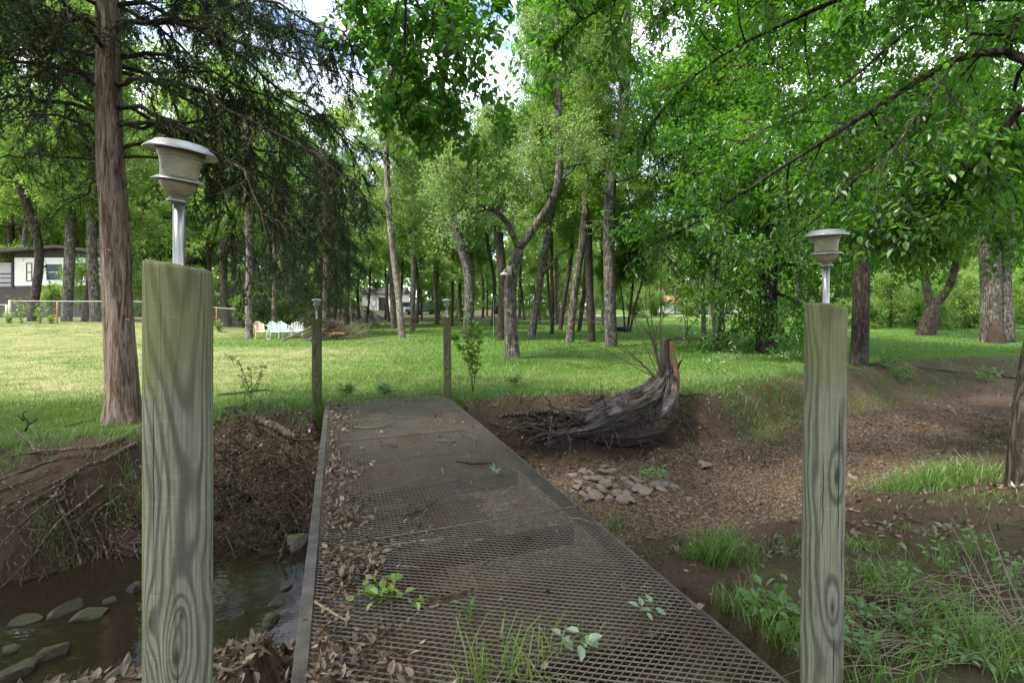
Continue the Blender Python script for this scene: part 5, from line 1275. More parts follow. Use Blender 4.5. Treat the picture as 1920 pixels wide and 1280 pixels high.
for px, Ys, r in (
    ([(1130, 800), (1080, 808), (1030, 812), (980, 806), (940, 800), (912, 792)], (7.35, 7.1), .045), ([(1110, 785), (1060, 775), (1010, 770), (960, 778), (925, 782)], (7.5, 7.4), .06), ([(1120, 812), (1060, 812), (1020, 822), (985, 832)], (7.3, 7.1), .025),
    ([(1090, 790), (1040, 782), (1000, 768), (985, 764)], (7.6, 7.6), .06), ([(1060, 800), (1010, 796), (960, 806), (925, 815)], (7.3, 7.0), .02), ([(960, 790), (945, 800), (935, 812), (928, 822)], (7.2, 7.0), .015), ([(1035, 780), (1030, 820), (1022, 850)], (7.2, 7.1), .018),
    ([(1150, 815), (1140, 850), (1135, 870)], (7.2, 7.1), .014), ([(1180, 815), (1205, 840), (1195, 862), (1215, 872)], (7.3, 7.1), .013), ([(1210, 810), (1235, 850), (1250, 870)], (7.4, 7.2), .01), ([(1255, 780), (1290, 800), (1305, 830), (1312, 850)], (7.8, 7.6), .03), ([(1262, 760), (1310, 790), (1325, 800)], (8, 7.8), .02),
    ([(1262, 735), (1285, 742), (1312, 738), (1325, 745)], (8, 8.1), .022), ([(1130, 740), (1115, 755), (1160, 765), (1185, 762)], (7.7, 7.6), .035), ([(1240, 715), (1262, 712), (1275, 740), (1300, 742)], (7.8, 8), .006)):
    q = np.array([at(u, v, Ys[0] + (Ys[1] - Ys[0]) * k / (len(px) - 1)) for k, (u, v) in enumerate(px)]) - sb
    q = resample(q, 6 * len(px)); q[1:-1] += R.normal(size=(len(q) - 2, 3)) * r * .22
    tube(m, q, [r, r * .75, r * .3], 10, rough=gnarl(.25, 2, 9, .05, 4))
for k in range(64):
    q = [at(R.uniform(1000, 1230), R.uniform(775, 815), R.uniform(7.3, 7.55))]; d = unit(np.array([-1.0 if R.random() < .75 else .6, -.15, R.normal() * .3 - .1]))
    for j in range(5): d = unit(d + R.normal(size=3) * .35); q.append(q[-1] + d * R.uniform(.08, .2))
    r = R.uniform(.006, .026); tube(m, resample(np.array(q) - sb, 22), [r, r * .7, r * .25], 8, rough=gnarl(.25, 2, 9, .05, 4))
for k in range(220):
    u, v = R.uniform(905, 1310), R.uniform(760, 822); q = [at(u, v, R.uniform(7.2, 7.6))]
    for j in range(4): q.append(q[-1] + [R.normal() * .07, -abs(R.normal()) * .03, -R.uniform(.01, .09)])
    tube(m, resample(np.array(q) - sb, 9), [.004, .001], 4, cap=False)
m.build('bare_roots', M['root_dark'], st)
m = MB(); so_ = at(1240, 715, 7.82)
for k, (px, r) in enumerate((([(1225, 640), (1200, 560), (1175, 480)], .012), ([(1180, 660), (1120, 610), (1075, 572)], .010), ([(1195, 690), (1120, 650), (1040, 655), (1010, 645)], .009), ([(1222, 600), (1215, 500), (1205, 440)], .011), ([(1238, 600), (1240, 520), (1236, 440)], .009),
        ([(1230, 620), (1262, 580), (1290, 560), (1310, 520)], .008), ([(1215, 660), (1190, 600), (1180, 540), (1172, 500)], .009), ([(1200, 680), (1150, 640), (1140, 600), (1125, 555)], .009), ([(1240, 620), (1252, 540), (1258, 450)], .007), ([(1225, 650), (1210, 560), (1222, 480), (1220, 420)], .008), ([(1232, 660), (1205, 610), (1165, 580), (1150, 540)], .007), ([(1210, 690), (1170, 680), (1100, 690), (1060, 680)], .007))):
    q = np.vstack([[so_ + R.normal(size=3) * .02], [at(u, v, 7.75 - .05 * j + R.normal() * .06) for j, (u, v) in enumerate(px)]]) - sb
    q = resample(q, 20); tube(m, q, [r, r * .6, .002], 6)
    nb = 9; f = R.integers(6, 19, nb); d = unit(np.gradient(q, axis=0))[f] * .8 + rvec(nb) * .6
    A = q[f]; B_ = A + unit(d) * R.uniform(.1, .38, (nb, 1)); prisms(m, A, B_, .003, .001); prisms(m, B_, B_ + unit(d + rvec(nb) * .5) * R.uniform(.05, .2, (nb, 1)), .0014, .0006)
m.build('bare_shoots', M['stick'], st)
# log and charred bough on the left bank
def pole(px, r, name, label, cat, mat, lift=.0, seed=1, n=16, rg=.08, loc_off=0.0):
    q = np.array([hit(u, v) for u, v in px]); q[:, 2] += r[0] * .6 + lift; q = resample(q, 6 * len(px)); c = q.mean(0); m = MB()
    tube(m, q - c, r, n, rough=gnarl(.18, 1.6, seed, rg, 5)); return tag(m.build(name, M[mat], loc=tuple(c)), label, cat)
pole([(478, 790), (515, 805), (555, 828)], [.055, .06, .045], 'log', 'short weathered log lying on the bank left of the bridge', 'log', 'log_wood', .01, 3, 20)
pole([(430, 770), (455, 780), (480, 795)], [.03, .05, .04], 'log', 'dark broken log end above the short weathered log', 'log', 'bark_dark', .0, 4)
pole([(408, 985), (415, 948), (432, 935), (470, 945)], [.035, .045, .05, .045], 'charred_bough', 'black bent bough sticking out of the twig heap beside the left post', 'bough', 'charred', .05, 5)
pole([(475, 962), (505, 978), (535, 995)], [.04, .05, .03], 'rotten_log', 'dark rotten log buried in the twig heap', 'log', 'bark_dark', .0, 6)
pole([(-8, 1152), (60, 1135), (125, 1122), (200, 1120), (268, 1118)], [.014, .012, .009], 'long_stick', 'long thin stick lying above the water line at the left', 'stick', 'root', .05, 7, 8, 0)
pole([(400, 1262), (440, 1270), (490, 1276)], [.007, .006, .004], 'long_stick', 'pale stick at the bottom edge between left post and bridge', 'stick', 'stick_pale', .03, 8, 8, 0)
pole([(497, 1100), (515, 1094), (530, 1086)], [.018, .03, .012], 'driftwood', 'small reddish driftwood piece at the water edge by the bridge', 'driftwood', 'rot_wood', .03, 9)
pole([(420, 1142), (470, 1115), (500, 1105)], [.007, .008, .005], 'long_stick', 'grey stick slanting out of the water toward the bridge', 'stick', 'stick_pale', .1, 10, 7, 0)
pole([(-8, 828), (12, 822), (60, 812), (110, 806)], [.007, .006, .003], 'fallen_branch', 'thin bleached branch lying in the grass at the left edge', 'branch', 'stick_pale', .02, 11, 6, 0)
pole([(410, 742), (450, 738), (495, 733), (515, 735)], [.018, .02, .008], 'fallen_branch', 'grey branch lying in the grass behind the dark shrub', 'branch', 'stick', .01, 12, 8, 0)
pole([(120, 803), (150, 795), (178, 788)], [.012, .014, .008], 'fallen_branch', 'dark branch on the bank top left of the cedar', 'branch', 'stick', .01, 13, 8, 0)
pole([(1850, 700), (1880, 706), (1915, 712)], [.03, .03, .01], 'fallen_branch', 'dark branch lying along the top of the far right bank', 'branch', 'bark_dark', .0, 14, 8, 0)
pole([(1720, 690), (1770, 696), (1840, 706)], [.02, .02, .01], 'fallen_branch', 'grey branch lying on the far bank right of the right post', 'branch', 'stick', .02, 15, 8, 0)
pole([(1630, 1140), (1665, 1130), (1700, 1140)], [.02, .024, .012], 'fallen_branch', 'curved brown branch half hidden in the grass right of the right post', 'branch', 'bark_dark', .02, 16, 8, 0)
t0 = hit(45, 812); m = MB()
for q in (([0, 0, 0], [.05, 0, .12], [-.02, 0, .22], [.03, 0, .26]), ([.04, 0, .1], [.12, .02, .15], [.16, 0, .18]), ([0, 0, .15], [-.06, 0, .2], [-.1, .02, .2])): tube(m, resample(np.array(q), 8), [.012, .004], 6)
tag(m.build('fallen_branch', M['bark_dark'], loc=tuple(t0)), 'dark forked branch standing up from the lawn at the left edge', 'branch')
q0 = hit(70, 815); m = MB(); tube(m, resample(np.array([hit(28, 808), hit(34, 818), hit(45, 826), hit(58, 838), hit(62, 848), hit(80, 852), hit(92, 860)]) + [0, 0, .04] - q0, 30), [.007, .006, .003], 6); tube(m, resample(np.array([hit(30, 806), hit(52, 808), hit(66, 820), hit(70, 832)]) + [0, 0, .06] - q0, 16), [.006, .003], 6)
tag(m.build('fallen_branch', M['stick_pale'], loc=tuple(q0)), 'bleached crooked branch on the bank top at the left edge', 'branch')
# heap of drifted twigs on the bank left of the bridge
m = MB(); n = 0
while n < 900:
    u, v = R.uniform(398, 600), R.uniform(772, 1065); 
    if v < 800 and u < 440: continue
    p = hit(u, v); n += 1; L = R.uniform(.1, .55) * (1.6 if R.random() < .12 else 1); d = unit(rvec(1)[0] * [1, .7, .8] + [0, 0, -.25])
    A = p + [0, -.03, R.uniform(.01, .12)]; q = np.array([A - d * L * .5, A + rvec(1)[0] * .04 * L, A + d * L * .5 - [0, .03, 0]])
    q[:, 2] = np.maximum(q[:, 2], terrain(q[:, 0], q[:, 1]) + .008)
    if in_deck(q[:, 0], q[:, 1], .02).any(): continue
    r = np.exp(R.normal() * .5) * .0042; tube(m, resample(q, 6), [r, r, r * .4], 4, cap=False)
tag(m.build('drifted_twigs', M['stick'], smooth=True), 'tangled heap of drifted twigs on the bank left of the bridge', kind='stuff')
m = MB()
for k in range(500):
    x, y = R.uniform(-1, 10), R.uniform(2.2, 9.5); z, d, g, mo, dr = terrain(x, y, True)
    if d < .4 or in_deck(np.array([x]), np.array([y]), .05)[0]: continue
    a = R.random() * 6.28; L = np.exp(R.normal() * .5) * .09; dd = np.array([math.cos(a), math.sin(a), 0]) * L; q = np.array([[x, y, 0] - dd, [x + R.normal() * L * .2, y, 0], [x, y, 0] + dd]); q[:, 2] = terrain(q[:, 0], q[:, 1]) + .012
    tube(m, resample(q, 5), [.003, .0018], 4, cap=False)
tag(m.build('fallen_twigs', M['stick'], smooth=True), 'scattered small twigs on the creek bed and right bank', kind='stuff')
# brush pile
c = hit(622, 634); c[1] = 21.5; c[0] = (622 - 960) / F * 21.5; c[2] = gz1(c[0], c[1])
bp = thing('brush_pile', 'heap of cut brush and logs in front of the dark cedar', 'brush pile', c); m = MB()
for k in range(420):
    a = R.random() * 6.28; rr_ = abs(R.normal()) * .55; z = max(.03, .85 * math.exp(-rr_ * rr_ * 1.3) * R.random() ** .6)
    d = unit(np.array([R.normal(), R.normal() * .8, R.normal() * .35 + .08])); L = R.uniform(.3, 1.0); A = np.array([math.cos(a) * rr_ * 1.15, math.sin(a) * rr_ * .8, z])
    q = np.array([A - d * L * .5, A + R.normal(size=3) * .04, A + d * L * .5]); q[:, 2] = np.maximum(q[:, 2], .01); tube(m, resample(q, 5), [.013 * R.uniform(.4, 1.3), .004], 4, cap=False)
m.build('brush', M['stick'], bp)
m = MB(); 
for k in range(60):
    d = unit(np.array([R.uniform(-1, 1) + .3, R.normal() * .6, R.uniform(.1, .8)])); A = np.array([R.uniform(-.3, 1.2), R.normal() * .4, R.uniform(.1, .6)]); tube(m, resample(np.array([A, A + d * .5 + R.normal(size=3) * .08, A + d * R.uniform(.6, 1.1)]), 6), [.008, .002], 4, cap=False)
m.build('bleached_branches', M['stick_pale'], bp)
for q, r in (([[-1.95, -.5, .03], [-1.2, -.35, .38], [-.35, -.1, .85]], .06), ([[-.75, -.6, .03], [-.45, -.4, .3], [-.1, -.1, .6]], .085), ([[.1, -.55, .25], [.4, -.5, .3], [.75, -.4, .28]], .1)):
    m = MB(); tube(m, resample(np.array(q), 10), [r, r * .7], 10, rough=gnarl(.1, 1.5, 3)); m.build('log', M['log_wood'] if r < .1 else M['rot_wood'], bp)
# ------------------------------------------------------------------ lawn chairs
def metal_chair(x, y, rz, mat, label):
    t = thing('lawn_chair', label, 'lawn chair', (x, y, gz1(x, y)), 'metal lawn chairs in a row by the pale trunk', rz)
    m = MB(); ns, nt_ = 13, 14; V = []          # shell back, faces -y
    for j in range(nt_):
        f = j / (nt_ - 1); z = .36 + .46 * f; wd = .25 * (1 - .10 * f) * (1 if f < .72 else math.sqrt(max(0, 1 - ((f - .72) / .30) ** 2)))
        for i in range(ns):
            g = i / (ns - 1) * 2 - 1; zz = z - (.05 * g * g if f > .7 else 0)
            V.append((wd * g, .20 + .16 * f - .05 * (1 - g * g) * -1 + .012 * math.cos(g * 9), zz))
    V = np.array(V); W_ = V + [0, .012, 0]; i = np.arange(nt_ - 1)[:, None] * ns + np.arange(ns - 1)[None]
    Q = np.stack([i, i + 1, i + ns + 1, i + ns], -1).reshape(-1, 4); m.add(V, Q); m.add(W_, Q[:, ::-1]); m.build('backrest', mat, t)
    m = MB(); V = []
    for j in range(9):
        f = j / 8
        for i_ in range(9):
            g = i_ / 8 * 2 - 1; V.append((.25 * g, -.26 + .50 * f, .40 - .055 * f - .03 * (1 - g * g) - (.05 * (1 - f * 4) ** 2 if f < .25 else 0)))
    V = np.array(V); i = np.arange(8)[:, None] * 9 + np.arange(8)[None]; Q = np.stack([i, i + 1, i + 10, i + 9], -1).reshape(-1, 4)
    m.add(V, Q); m.add(V - [0, 0, .012], Q[:, ::-1]); m.build('seat', mat, t)
    for s in (-1, 1):
        m = MB(); tube(m, resample(np.array([[s * .27, .30, .62], [s * .28, .1, .60], [s * .285, -.2, .585], [s * .285, -.30, .55], [s * .28, -.31, .45], [s * .27, -.27, .02]]), 26), .0145, 8); m.build('armrest', mat, t)
        m = MB(); tube(m, resample(np.array([[s * .27, -.27, .02], [s * .27, .0, .012], [s * .26, .32, .02]]), 10), .0145, 8); tube(m, np.array([[s * .26, .2, .34], [s * .265, .28, .15], [s * .26, .32, .02]]), .0145, 8); m.build('leg', mat, t)
    return t
def chair_at(u, v, Y, rz, mat, label):
    x = (u - 960) / F * Y; metal_chair(x, Y, rz, M[mat], label)
chair_at(488, 628, 22.8, .75, 'chair_cream', 'cream yellow metal lawn chair beside the pale trunk')
chair_at(515, 632, 22.4, .75, 'chair_mint', 'pale mint metal lawn chair next to the cream chair')
chair_at(531, 632, 22.6, .75, 'chair_mint_worn', 'pale mint metal lawn chair nearer the brush pile than its twin')
p = at(556, 630, 23.2); t = thing('wooden_chair', 'white slatted garden chair half hidden behind the leaning log', 'garden chair', (p[0], 23.2, gz1(p[0], 23.2)), None, .3)
for k in range(5):
    m = MB(); x = -.22 + k * .11; q = np.array([[x * .8, .15, .28], [x, .3, .62], [x * 1.12, .36, .78 - .02 * (k - 2) ** 2]]); V = np.vstack([q - [.045, 0, 0], q + [.045, 0, 0]]); V2 = V + [0, .02, 0]
    m.add(np.vstack([V, V2]), [(0, 3, 4, 1), (1, 4, 5, 2), (6, 7, 10, 9), (7, 8, 11, 10), (0, 1, 7, 6), (1, 2, 8, 7), (3, 9, 10, 4), (4, 10, 11, 5), (2, 5, 11, 8)]); m.build('back_slat', M['chair_white'], t)
m = MB(); box(m, -.26, .26, -.3, .2, .30, .33); m.build('seat', M['chair_white'], t)
for s in (-1, 1):
    m = MB(); box(m, s * .30 - .05, s * .30 + .05, -.34, .3, .50, .525); m.build('armrest', M['chair_white'], t)
    m = MB(); box(m, s * .30 - .025, s * .30 + .025, -.32, -.24, 0, .498); m.build('leg', M['chair_white'], t)
    m = MB(); box(m, s * .30 - .025, s * .30 + .025, .2, .28, 0, .498); m.build('leg', M['chair_white'], t)
# ------------------------------------------------------------------ light fixture on the forked tree
p = at(954, 512, 13.25); t = thing('tree_light', 'pale board with a white dome lamp fixed to the forked trunk', 'light fixture', p)
m = MB(); V = []; box(m, -.07, .07, .0, .03, -.05, .20); m.build('mounting_board', M['old_wood'], t)
m = MB(); lathe(m, [(.0, .0), (.03, .0), (.06, -.02), (.105, -.05), (.11, -.075), (.06, -.09), (.0, -.092)], 24); o = m.build('dome_shade', M['white_paint'], t); o.location = (-.13, -.02, .03)
m = MB(); tube(m, resample(np.array([[-.13, -.02, .03], [-.11, -.02, .09], [-.04, .0, .10]]), 8), .018, 8); m.build('arm', M['galv'], t)
m = MB(); tube(m, resample(np.array([[-.045, .02, -.05], [-.045, .05, -.6], [-.1, .02, -1.4], [-.10, .0, p[2] * -1 + gz1(p[0], 13.25)]]), 14), .012, 8); m.build('conduit', M['bark_pale'], t)
# hanging basket on a shepherd hook
p = at(932, 612, 21.5); zb = gz1(p[0], 21.5); t = thing('hanging_basket', 'black hanging basket on a thin hook left of the dark trunk', 'hanging basket', (p[0], 21.5, zb))
m = MB(); tube(m, resample(np.array([[-.16, 0, 0], [-.16, 0, 1.2], [-.14, 0, 1.75], [-.05, 0, 1.85], [.0, 0, 1.75]]), 24), .009, 6); m.build('hook', M['galv'], t)
m = MB(); lathe(m, [(0, 1.05), (.09, 1.06), (.15, 1.14), (.17, 1.30), (.15, 1.42), (.0, 1.46)], 18); m.build('basket', M['black'], t)
m = MB(); prisms(m, np.array([[0, 0, 1.75]] * 3), np.array([[.15, 0, 1.36], [-.08, .13, 1.36], [-.08, -.13, 1.36]]), .004, .004); m.build('hanger', M['galv'], t)
# ------------------------------------------------------------------ chain link fence
def fence(A, B_, hgt, label, posts, z0=0.0, mat_post='red_post', rail=True):
    A, B_ = np.array(A, float), np.array(B_, float); t = thing('chain_link_fence', label, 'fence', (A[0], A[1], gz1(A[0], A[1]))); o = np.array(t.location)
    L = np.linalg.norm(B_ - A); d = (B_ - A) / L
    def g(s): q = A + d * s; return np.array([q[0], q[1], gz1(q[0], q[1])])
    m = MB(); k = .075; nn = int(L / k); Pa, Pb = [], []
    nz_ = int(hgt / k)
    ss = np.arange(0, nn) * k; G_ = np.array([g(s) for s in ss])
    I_, J_ = np.meshgrid(np.arange(nn - 1), np.arange(nz_)); I_, J_ = I_.ravel(), J_.ravel(); e = (I_ + J_) % 2 == 0
    A1 = G_[I_] + np.stack([0 * I_, 0 * I_, J_ * k + .03], -1); B1 = G_[I_ + 1] + np.stack([0 * I_, 0 * I_, (J_ + 1) * k + .03], -1)
    A2 = G_[I_] + np.stack([0 * I_, 0 * I_, (J_ + 1) * k + .03], -1); B2 = G_[I_ + 1] + np.stack([0 * I_, 0 * I_, J_ * k + .03], -1)
    prisms(m, np.concatenate([A1[e], A2[~e]]) - o, np.concatenate([B1[e], B2[~e]]) - o, .003, .003); m.build('wire_mesh', M['wire'], t)
    if rail:
        m = MB(); tube(m, np.array([g(s) + [0, 0, hgt + .05] for s in np.linspace(0, L, 20)]) - o, .017, 8); m.build('top_rail', M['galv'], t)
    for s in posts:
        if s > L: continue
        m = MB(); q = g(s) - o; tube(m, np.array([q - [0, 0, .2], q + [.01, 0, hgt + .06]]), .028, 8); m.build('post', M[mat_post], t)
def gp(u, Y): return ((u - 960) / F * Y, Y)
fence(gp(18, 27.4), gp(455, 28.6), 1.22, 'chain link fence with white rail and red posts before the house', [2.5, 5.4, 8.3, 11.2, 14.1, 17, 20, 23])
fence(gp(-120, 27.8), gp(14, 27.6), 1.0, 'lower stretch of chain link fence left of the pale wooden post pair', [.1, 2.4], mat_post='galv')
for (u, h, lab) in ((13, 1.05, 'shorter pale wooden fence post at the left edge'), (19, 1.32, 'taller pale wooden fence post where the white rail begins')):
    x, y = gp(u, 27.45); m = MB(); q = np.array([x, y, gz1(x, y)]); tube(m, np.array([[0, 0, -.2], [0, 0, h * .5], [0, 0, h]]), .075, 10); tag(m.build('fence_post', M['old_wood'], loc=tuple(q)), lab, 'fence post')
# weeds growing through the fence
for (u, v, h, lab) in ((40, 606, 1.5, 'tall pale sapling growing through the fence at the left'), (75, 606, 1.0, 'bushy weed at the fence below the white house'), (15, 610, .6, 'low weed in front of the wooden fence posts'), (95, 612, .45, 'small weed patch at the fence near the red post'), (410, 606, .6, 'green weeds at the fence right of the left post'), (360, 606, .7, 'green weeds at the fence behind the left post')):
    x, y = gp(u, 27.0); leafy('leaf_lime', 'leaf_stem', (x, y, gz1(x, y)), stems(9, h, h * .35), 'fence_weed', lab, 'weed', .14, .45, 14, droop=.1, r=.008)
# ------------------------------------------------------------------ house
hb = at(20, 600, 40); hz0 = gz1(-36, 40) ; t = thing('house', 'white and dark brown house with low roof behind the fence', 'house', (-42.2, 40, hz0))
# local x to the right along the front, y back
def hpart(name, boxes, mat, par=t):
    m = MB()
    for b in boxes: box(m, *b)
    return m.build(name, M[mat], par, smooth=False)
ZF = 2.55; ZT = 4.95
hpart('lower_wall', [(-3.5, 9.8, .0, 8, 0, ZF)], 'house_dark')
hpart('upper_wall', [(.75, 9.6, -.02, 8, ZF + .08, ZT)], 'house_white')
hpart('porch_wall', [(-3.5, .745, 1.4, 8, ZF, ZT - .3)], 'house_white')
hpart('sill_band', [(3.3, 9.62, -.05, -.022, ZF + .0, ZF + .078)], 'yellow_trim')
for (x, z) in ((-2.6, 0), (-.9, 0), (.55, 0)): hpart('porch_post', [(x, x + .16, -.1, .06, ZF, ZT - .4)], 'house_dark')
hpart('porch_rail', [(-3.5, .7, -.08, .04, ZF + .25, ZF + .36), (-3.5, .7, -.08, .04, ZF + .65, ZF + .74), (-3.5, .7, -.08, .04, ZF + 1.0, ZF + 1.1)], 'house_dark')
m = MB(); V = np.array([(-4.4, -.9, ZT + .0), (5, -.9, ZT + .75), (10.4, -.9, ZT + .0), (-4.4, 9, ZT + .0), (5, 9, ZT + .75), (10.4, 9, ZT + .0)]); V = np.vstack([V, V + [0, 0, .22]])
m.add(V, [(0, 3, 4, 1), (1, 4, 5, 2), (6, 7, 10, 9), (7, 8, 11, 10), (0, 1, 7, 6), (1, 2, 8, 7), (3, 9, 10, 4), (4, 10, 11, 5), (0, 6, 9, 3), (2, 5, 11, 8)]); m.build('roof', M['house_dark'], t, smooth=False)
m = MB(); m.add([(.75, 0, ZT), (9.6, 0, ZT), (9.6, 0, ZT + .02), (5, 0, ZT + .72), (.75, 0, ZT + .38)], [(0, 1, 2, 3)], [(0, 3, 4)]); m.build('gable', M['house_dark'], t, smooth=False)
tr = hpart('trim_frame', [(1.75, 1.82, -.05, -.021, 2.98, 4.52), (2.18, 2.25, -.05, -.021, 2.98, 4.52), (1.82, 2.18, -.05, -.021, 4.45, 4.52), (1.82, 2.18, -.05, -.021, 2.98, 3.05), (1.82, 2.18, -.05, -.021, 3.70, 3.77)], 'house_dark')
hpart('trim_frame', [(8.0, 8.07, -.05, -.021, 2.98, 4.52), (8.43, 8.5, -.05, -.021, 2.98, 4.52), (8.07, 8.43, -.05, -.021, 4.45, 4.52), (8.07, 8.43, -.05, -.021, 2.98, 3.05), (8.07, 8.43, -.05, -.021, 3.70, 3.77)], 'house_dark')
for (x0, x1) in ((3.35, 4.85), (5.15, 6.6)):
    w_ = hpart('window', [(x0, x1, -.06, -.021, 3.0, 3.08), (x0, x1, -.06, -.021, 4.4, 4.48), (x0, x0 + .09, -.06, -.021, 3.08, 4.4), (x1 - .09, x1, -.06, -.021, 3.08, 4.4), (x0 + .09, x1 - .09, -.05, -.021, 3.72, 3.76)], 'white_paint')
    hpart('pane', [(x0 + .09, x1 - .09, -.035, -.022, 3.08, 4.4)], 'window_glass', w_)
hpart('divider', [(4.86, 5.14, -.04, -.021, 2.9, 4.9)], 'house_dark')
m = MB(); lathe(m, [(0, -.08), (.22, -.06), (.26, .02), (.14, .09), (0, .1)], 14); o = m.build('wall_lamp', M['galv'], t); o.location = (5.3, -.05, 2.15); o.rotation_euler = (.2, 0, 0); o.scale = (1, .3, .5)
# ------------------------------------------------------------------ far things across the lawn
def car(x, y, rz, mat, label, van=False):
    t = thing('parked_car', label, 'car', (x, y, gz1(x, y)), None, rz); prof = np.array([(-2.2, .35), (-2.25, .75), (-1.9, 1.0), (-1.2, 1.08), (-.7, 1.55 + .25 * van), (.9, 1.6 + .25 * van), (1.7, 1.5 + .25 * van), (2.15, 1.05), (2.25, .7), (2.2, .35)])
    m = MB(); n = len(prof); V = []
    for sgn, ww in ((-1, .88), (1, .88)):
        for (a, z) in prof: V.append((a, sgn * (ww - .18 * max(0, z - 1.05)), z))
    Q = [(k, k + 1, n + k + 1, n + k) for k in range(n - 1)] + [(n - 1, 0, n, 2 * n - 1)]
    m.add(V, Q, [(0, k + 1, k) for k in range(1, n - 1)] + [(n, n + k, n + k + 1) for k in range(1, n - 1)]); m.build('body', M[mat], t, smooth=False)
    for sgn in (-1, 1):
        m = MB(); Y0 = sgn * .80; m.add([(-.95, sgn * .885, 1.12), (1.75, sgn * .885, 1.12), (1.45, sgn * .82, 1.46 + .2 * van), (-.62, sgn * .82, 1.48 + .2 * van)], [(0, 1, 2, 3)]); m.build('side_window', M['window_glass'], t, smooth=False)
        for a in (-1.4, 1.4):
            m = MB(); tube(m, np.array([(a, sgn * .72, .34), (a, sgn * .92, .34)]), .34, 18); m.build('wheel', M['tyre'], t)
    m = MB(); m.add([(-1.22, -.75, 1.1), (-1.22, .75, 1.1), (-.76, .68, 1.5 + .2 * van), (-.76, -.68, 1.5 + .2 * van)], [(0, 1, 2, 3)]); o = m.build('windscreen', M['window_glass'], t, smooth=False); o.location = (-.03, 0, .01)
car(-12.4, 65, 1.2, 'car_dark', 'dark car parked beyond the woods, seen between the trunks')
car(-14.9, 66, .2, 'car_white', 'white van parked beyond the woods left of the dark car', True)
m = MB(); box(m, 14, 24, 57, 60.5, .0, .10); 
gr = MB(); xs = np.linspace(8, 60, 40); ys = np.array([57.5, 60.5]); V = np.array([(x, yy, gz1(x, yy) + .02) for x in xs for yy in ys]); gr.add(V, [(2 * k, 2 * k + 2, 2 * k + 3, 2 * k + 1) for k in range(39)])
M['road'] = simple('pale_gravel_road', (.30, .28, .26), .95, 0, .1, .15, 2); tag(gr.build('road', M['road'], smooth=False), 'pale gravel road across the meadow', kind='structure')
def shed(x, y, w, d, h, label, wall, roof):
    t = thing('shed', label, 'shed', (x, y, gz1(x, y))); m = MB(); box(m, -w / 2, w / 2, 0, d, -.3, h); m.build('wall', M[wall], t, smooth=False)
    m = MB(); V = np.array([(-w / 2 - .3, -.3, h), (w / 2 + .3, -.3, h), (w / 2 + .3, d / 2, h + 1.0), (-w / 2 - .3, d / 2, h + 1.0), (w / 2 + .3, d + .3, h), (-w / 2 - .3, d + .3, h)]) + [0, 0, .003]; m.add(V, [(0, 1, 2, 3), (3, 2, 4, 5), (0, 5, 4, 1)], [(0, 3, 5), (1, 4, 2)]); m.build('roof', M[roof], t, smooth=False)
    m = MB(); box(m, -.5, .5, -.04, -.003, 0, min(2, h - .2)); m.build('door', M['house_dark'], t, smooth=False)
shed(24.5, 68, 5.5, 4, 1.5, 'low far shed with a reddish roof across the meadow', 'house_white', 'terracotta')
shed(29.5, 66, 3.6, 4, 2.2, 'small pale far shed seen past the slim trunks', 'house_white', 'galv')
shed(-19.5, 72, 6, 5, 2.6, 'pale far shed beyond the woods left of the white van', 'house_white', 'house_dark')
m = MB(); q = at(1266, 600, 62); tube(m, np.array([[0, 0, 0], [0, 0, 7.5]]), .12, 8); tag(m.build('utility_pole', M['old_wood'], loc=(q[0], 62, gz1(q[0], 62))), 'plain wooden utility pole across the meadow', 'utility pole')
# little flower ring with a sapling in the lawn, and a flat stone by it
p = at(1287, 632, 20.5); p[2] = gz1(p[0], 20.5); m = MB(); lathe(m, [(.55, -.03), (.52, .07), (.40, .10), (.2, .13), (0, .14)], 24); o = m.build('mulch_ring', M['mulch'], loc=tuple(p)); tag(o, 'round mulch bed in the lawn behind the stump', 'mulch bed')
leafy('leaf_weed', 'bark_dark', p + np.array([0, 0, .1]), [np.array([[0, 0, 0], [-.05, 0, .6], [-.2, 0, 1.3], [-.25, 0, 2.1]]), np.array([[0, 0, 0], [.05, 0, .5], [.0, 0, 1.2], [.1, 0, 2.0]]), np.array([[0, 0, .2], [.3, 0, .6], [.45, 0, .8]])], 'sapling', 'spindly sapling standing in the round mulch bed', 'sapling', .13, .5, 26, r=.02)
p = at(1281, 638, 18.8); rock(p[0], 18.8, .30, .22, .035, 411, 'flat pale stone in the lawn in front of the mulch bed', 'stone', None, 0)
p = at(1162, 622, 27); m = MB(); lathe(m, [(.0, .0), (.32, .0), (.40, .22), (.42, .26), (.38, .26), (.3, .08), (0, .07)], 20); tag(m.build('tub', M['car_dark'], loc=(p[0], 27, gz1(p[0], 27))), 'dark blue tub standing on the lawn behind the thick grey trunk', 'tub')

for k, (u, Y, sc) in enumerate(((150, 33.5, .75), (222, 33, 1.2), (252, 34.5, 1.7), (96, 35, .6))):
    x = (u - 960) / F * Y; dup(bushes[k % 2], (x, Y, gz1(x, Y) + .9), k * 1.9, (sc, sc, sc * 1.25), 'leafy young tree screening the house front behind the fence', 'young trees before the house')
SUN, EXPO, CLOUD = 2.8, 1.82, (8.2, 8.6, 9.4)
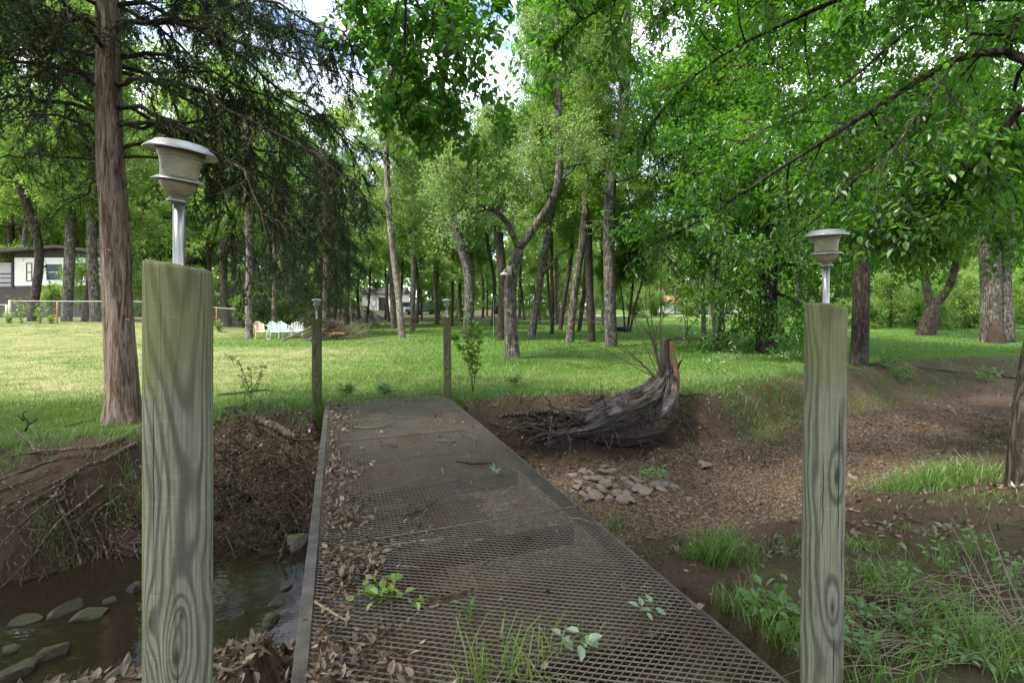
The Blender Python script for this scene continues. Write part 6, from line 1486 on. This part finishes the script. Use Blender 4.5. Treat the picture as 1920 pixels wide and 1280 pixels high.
# ------------------------------------------------------------------ camera, light, sky
cam = bpy.data.cameras.new('camera'); co = bpy.data.objects.new('camera', cam); COL.objects.link(co)
co.location = (0, 0, EYE); co.rotation_euler = (rad(90), 0, 0)
cam.sensor_width = 36; cam.lens = F / 1920 * 36; cam.shift_y = -(640 - HZ) / 1920; cam.clip_end = 2000; cam.clip_start = .02
scene.camera = co
AZ, EL = rad(-118), rad(56)      # towards the sun: over the viewer's left shoulder, high
to_sun = Vector((math.sin(AZ) * math.cos(EL), math.cos(AZ) * math.cos(EL), math.sin(EL)))
sun = bpy.data.lights.new('sun', 'SUN'); so = bpy.data.objects.new('sun', sun); COL.objects.link(so)
sun.energy = SUN; sun.angle = rad(8); sun.color = (1.0, .95, .86)
so.rotation_euler = to_sun.to_track_quat('Z', 'Y').to_euler()
w = bpy.data.worlds.new('World'); scene.world = w; w.use_nodes = True
nt = w.node_tree; nt.nodes.clear()
sky = nt.nodes.new('ShaderNodeTexSky'); sky.sky_type = 'NISHITA'; sky.sun_disc = False; sky.sun_elevation = EL; sky.sun_rotation = AZ
tc = nt.nodes.new('ShaderNodeTexCoord')
mp = nt.nodes.new('ShaderNodeMapping'); mp.inputs['Scale'].default_value = (1, 1, 2.2); nt.links.new(tc.outputs['Generated'], mp.inputs[0])
nz = nt.nodes.new('ShaderNodeTexNoise'); nz.inputs['Scale'].default_value = 3.2; nz.inputs['Detail'].default_value = 7; nz.inputs['Roughness'].default_value = .6
nt.links.new(mp.outputs[0], nz.inputs['Vector'])
rp = nt.nodes.new('ShaderNodeValToRGB'); rp.color_ramp.elements[0].position = .36; rp.color_ramp.elements[1].position = .56
nt.links.new(nz.outputs['Fac'], rp.inputs[0])
mx = nt.nodes.new('ShaderNodeMix'); mx.data_type = 'RGBA'
nt.links.new(rp.outputs[0], mx.inputs[0]); nt.links.new(sky.outputs[0], mx.inputs[6]); mx.inputs[7].default_value = (*CLOUD, 1)
bg = nt.nodes.new('ShaderNodeBackground'); bg.inputs[1].default_value = .12
nt.links.new(mx.outputs[2], bg.inputs[0])
ow = nt.nodes.new('ShaderNodeOutputWorld'); nt.links.new(bg.outputs[0], ow.inputs[0])
vs = scene.view_settings; vs.view_transform = 'Standard'; vs.look = 'None'; vs.exposure = EXPO; vs.gamma = 1
scene.cycles.max_bounces = 8; scene.cycles.diffuse_bounces = 4; scene.cycles.transparent_max_bounces = 12
scene.cycles.transmission_bounces = 6; scene.cycles.sample_clamp_indirect = 6
scene.cycles.use_denoising = True
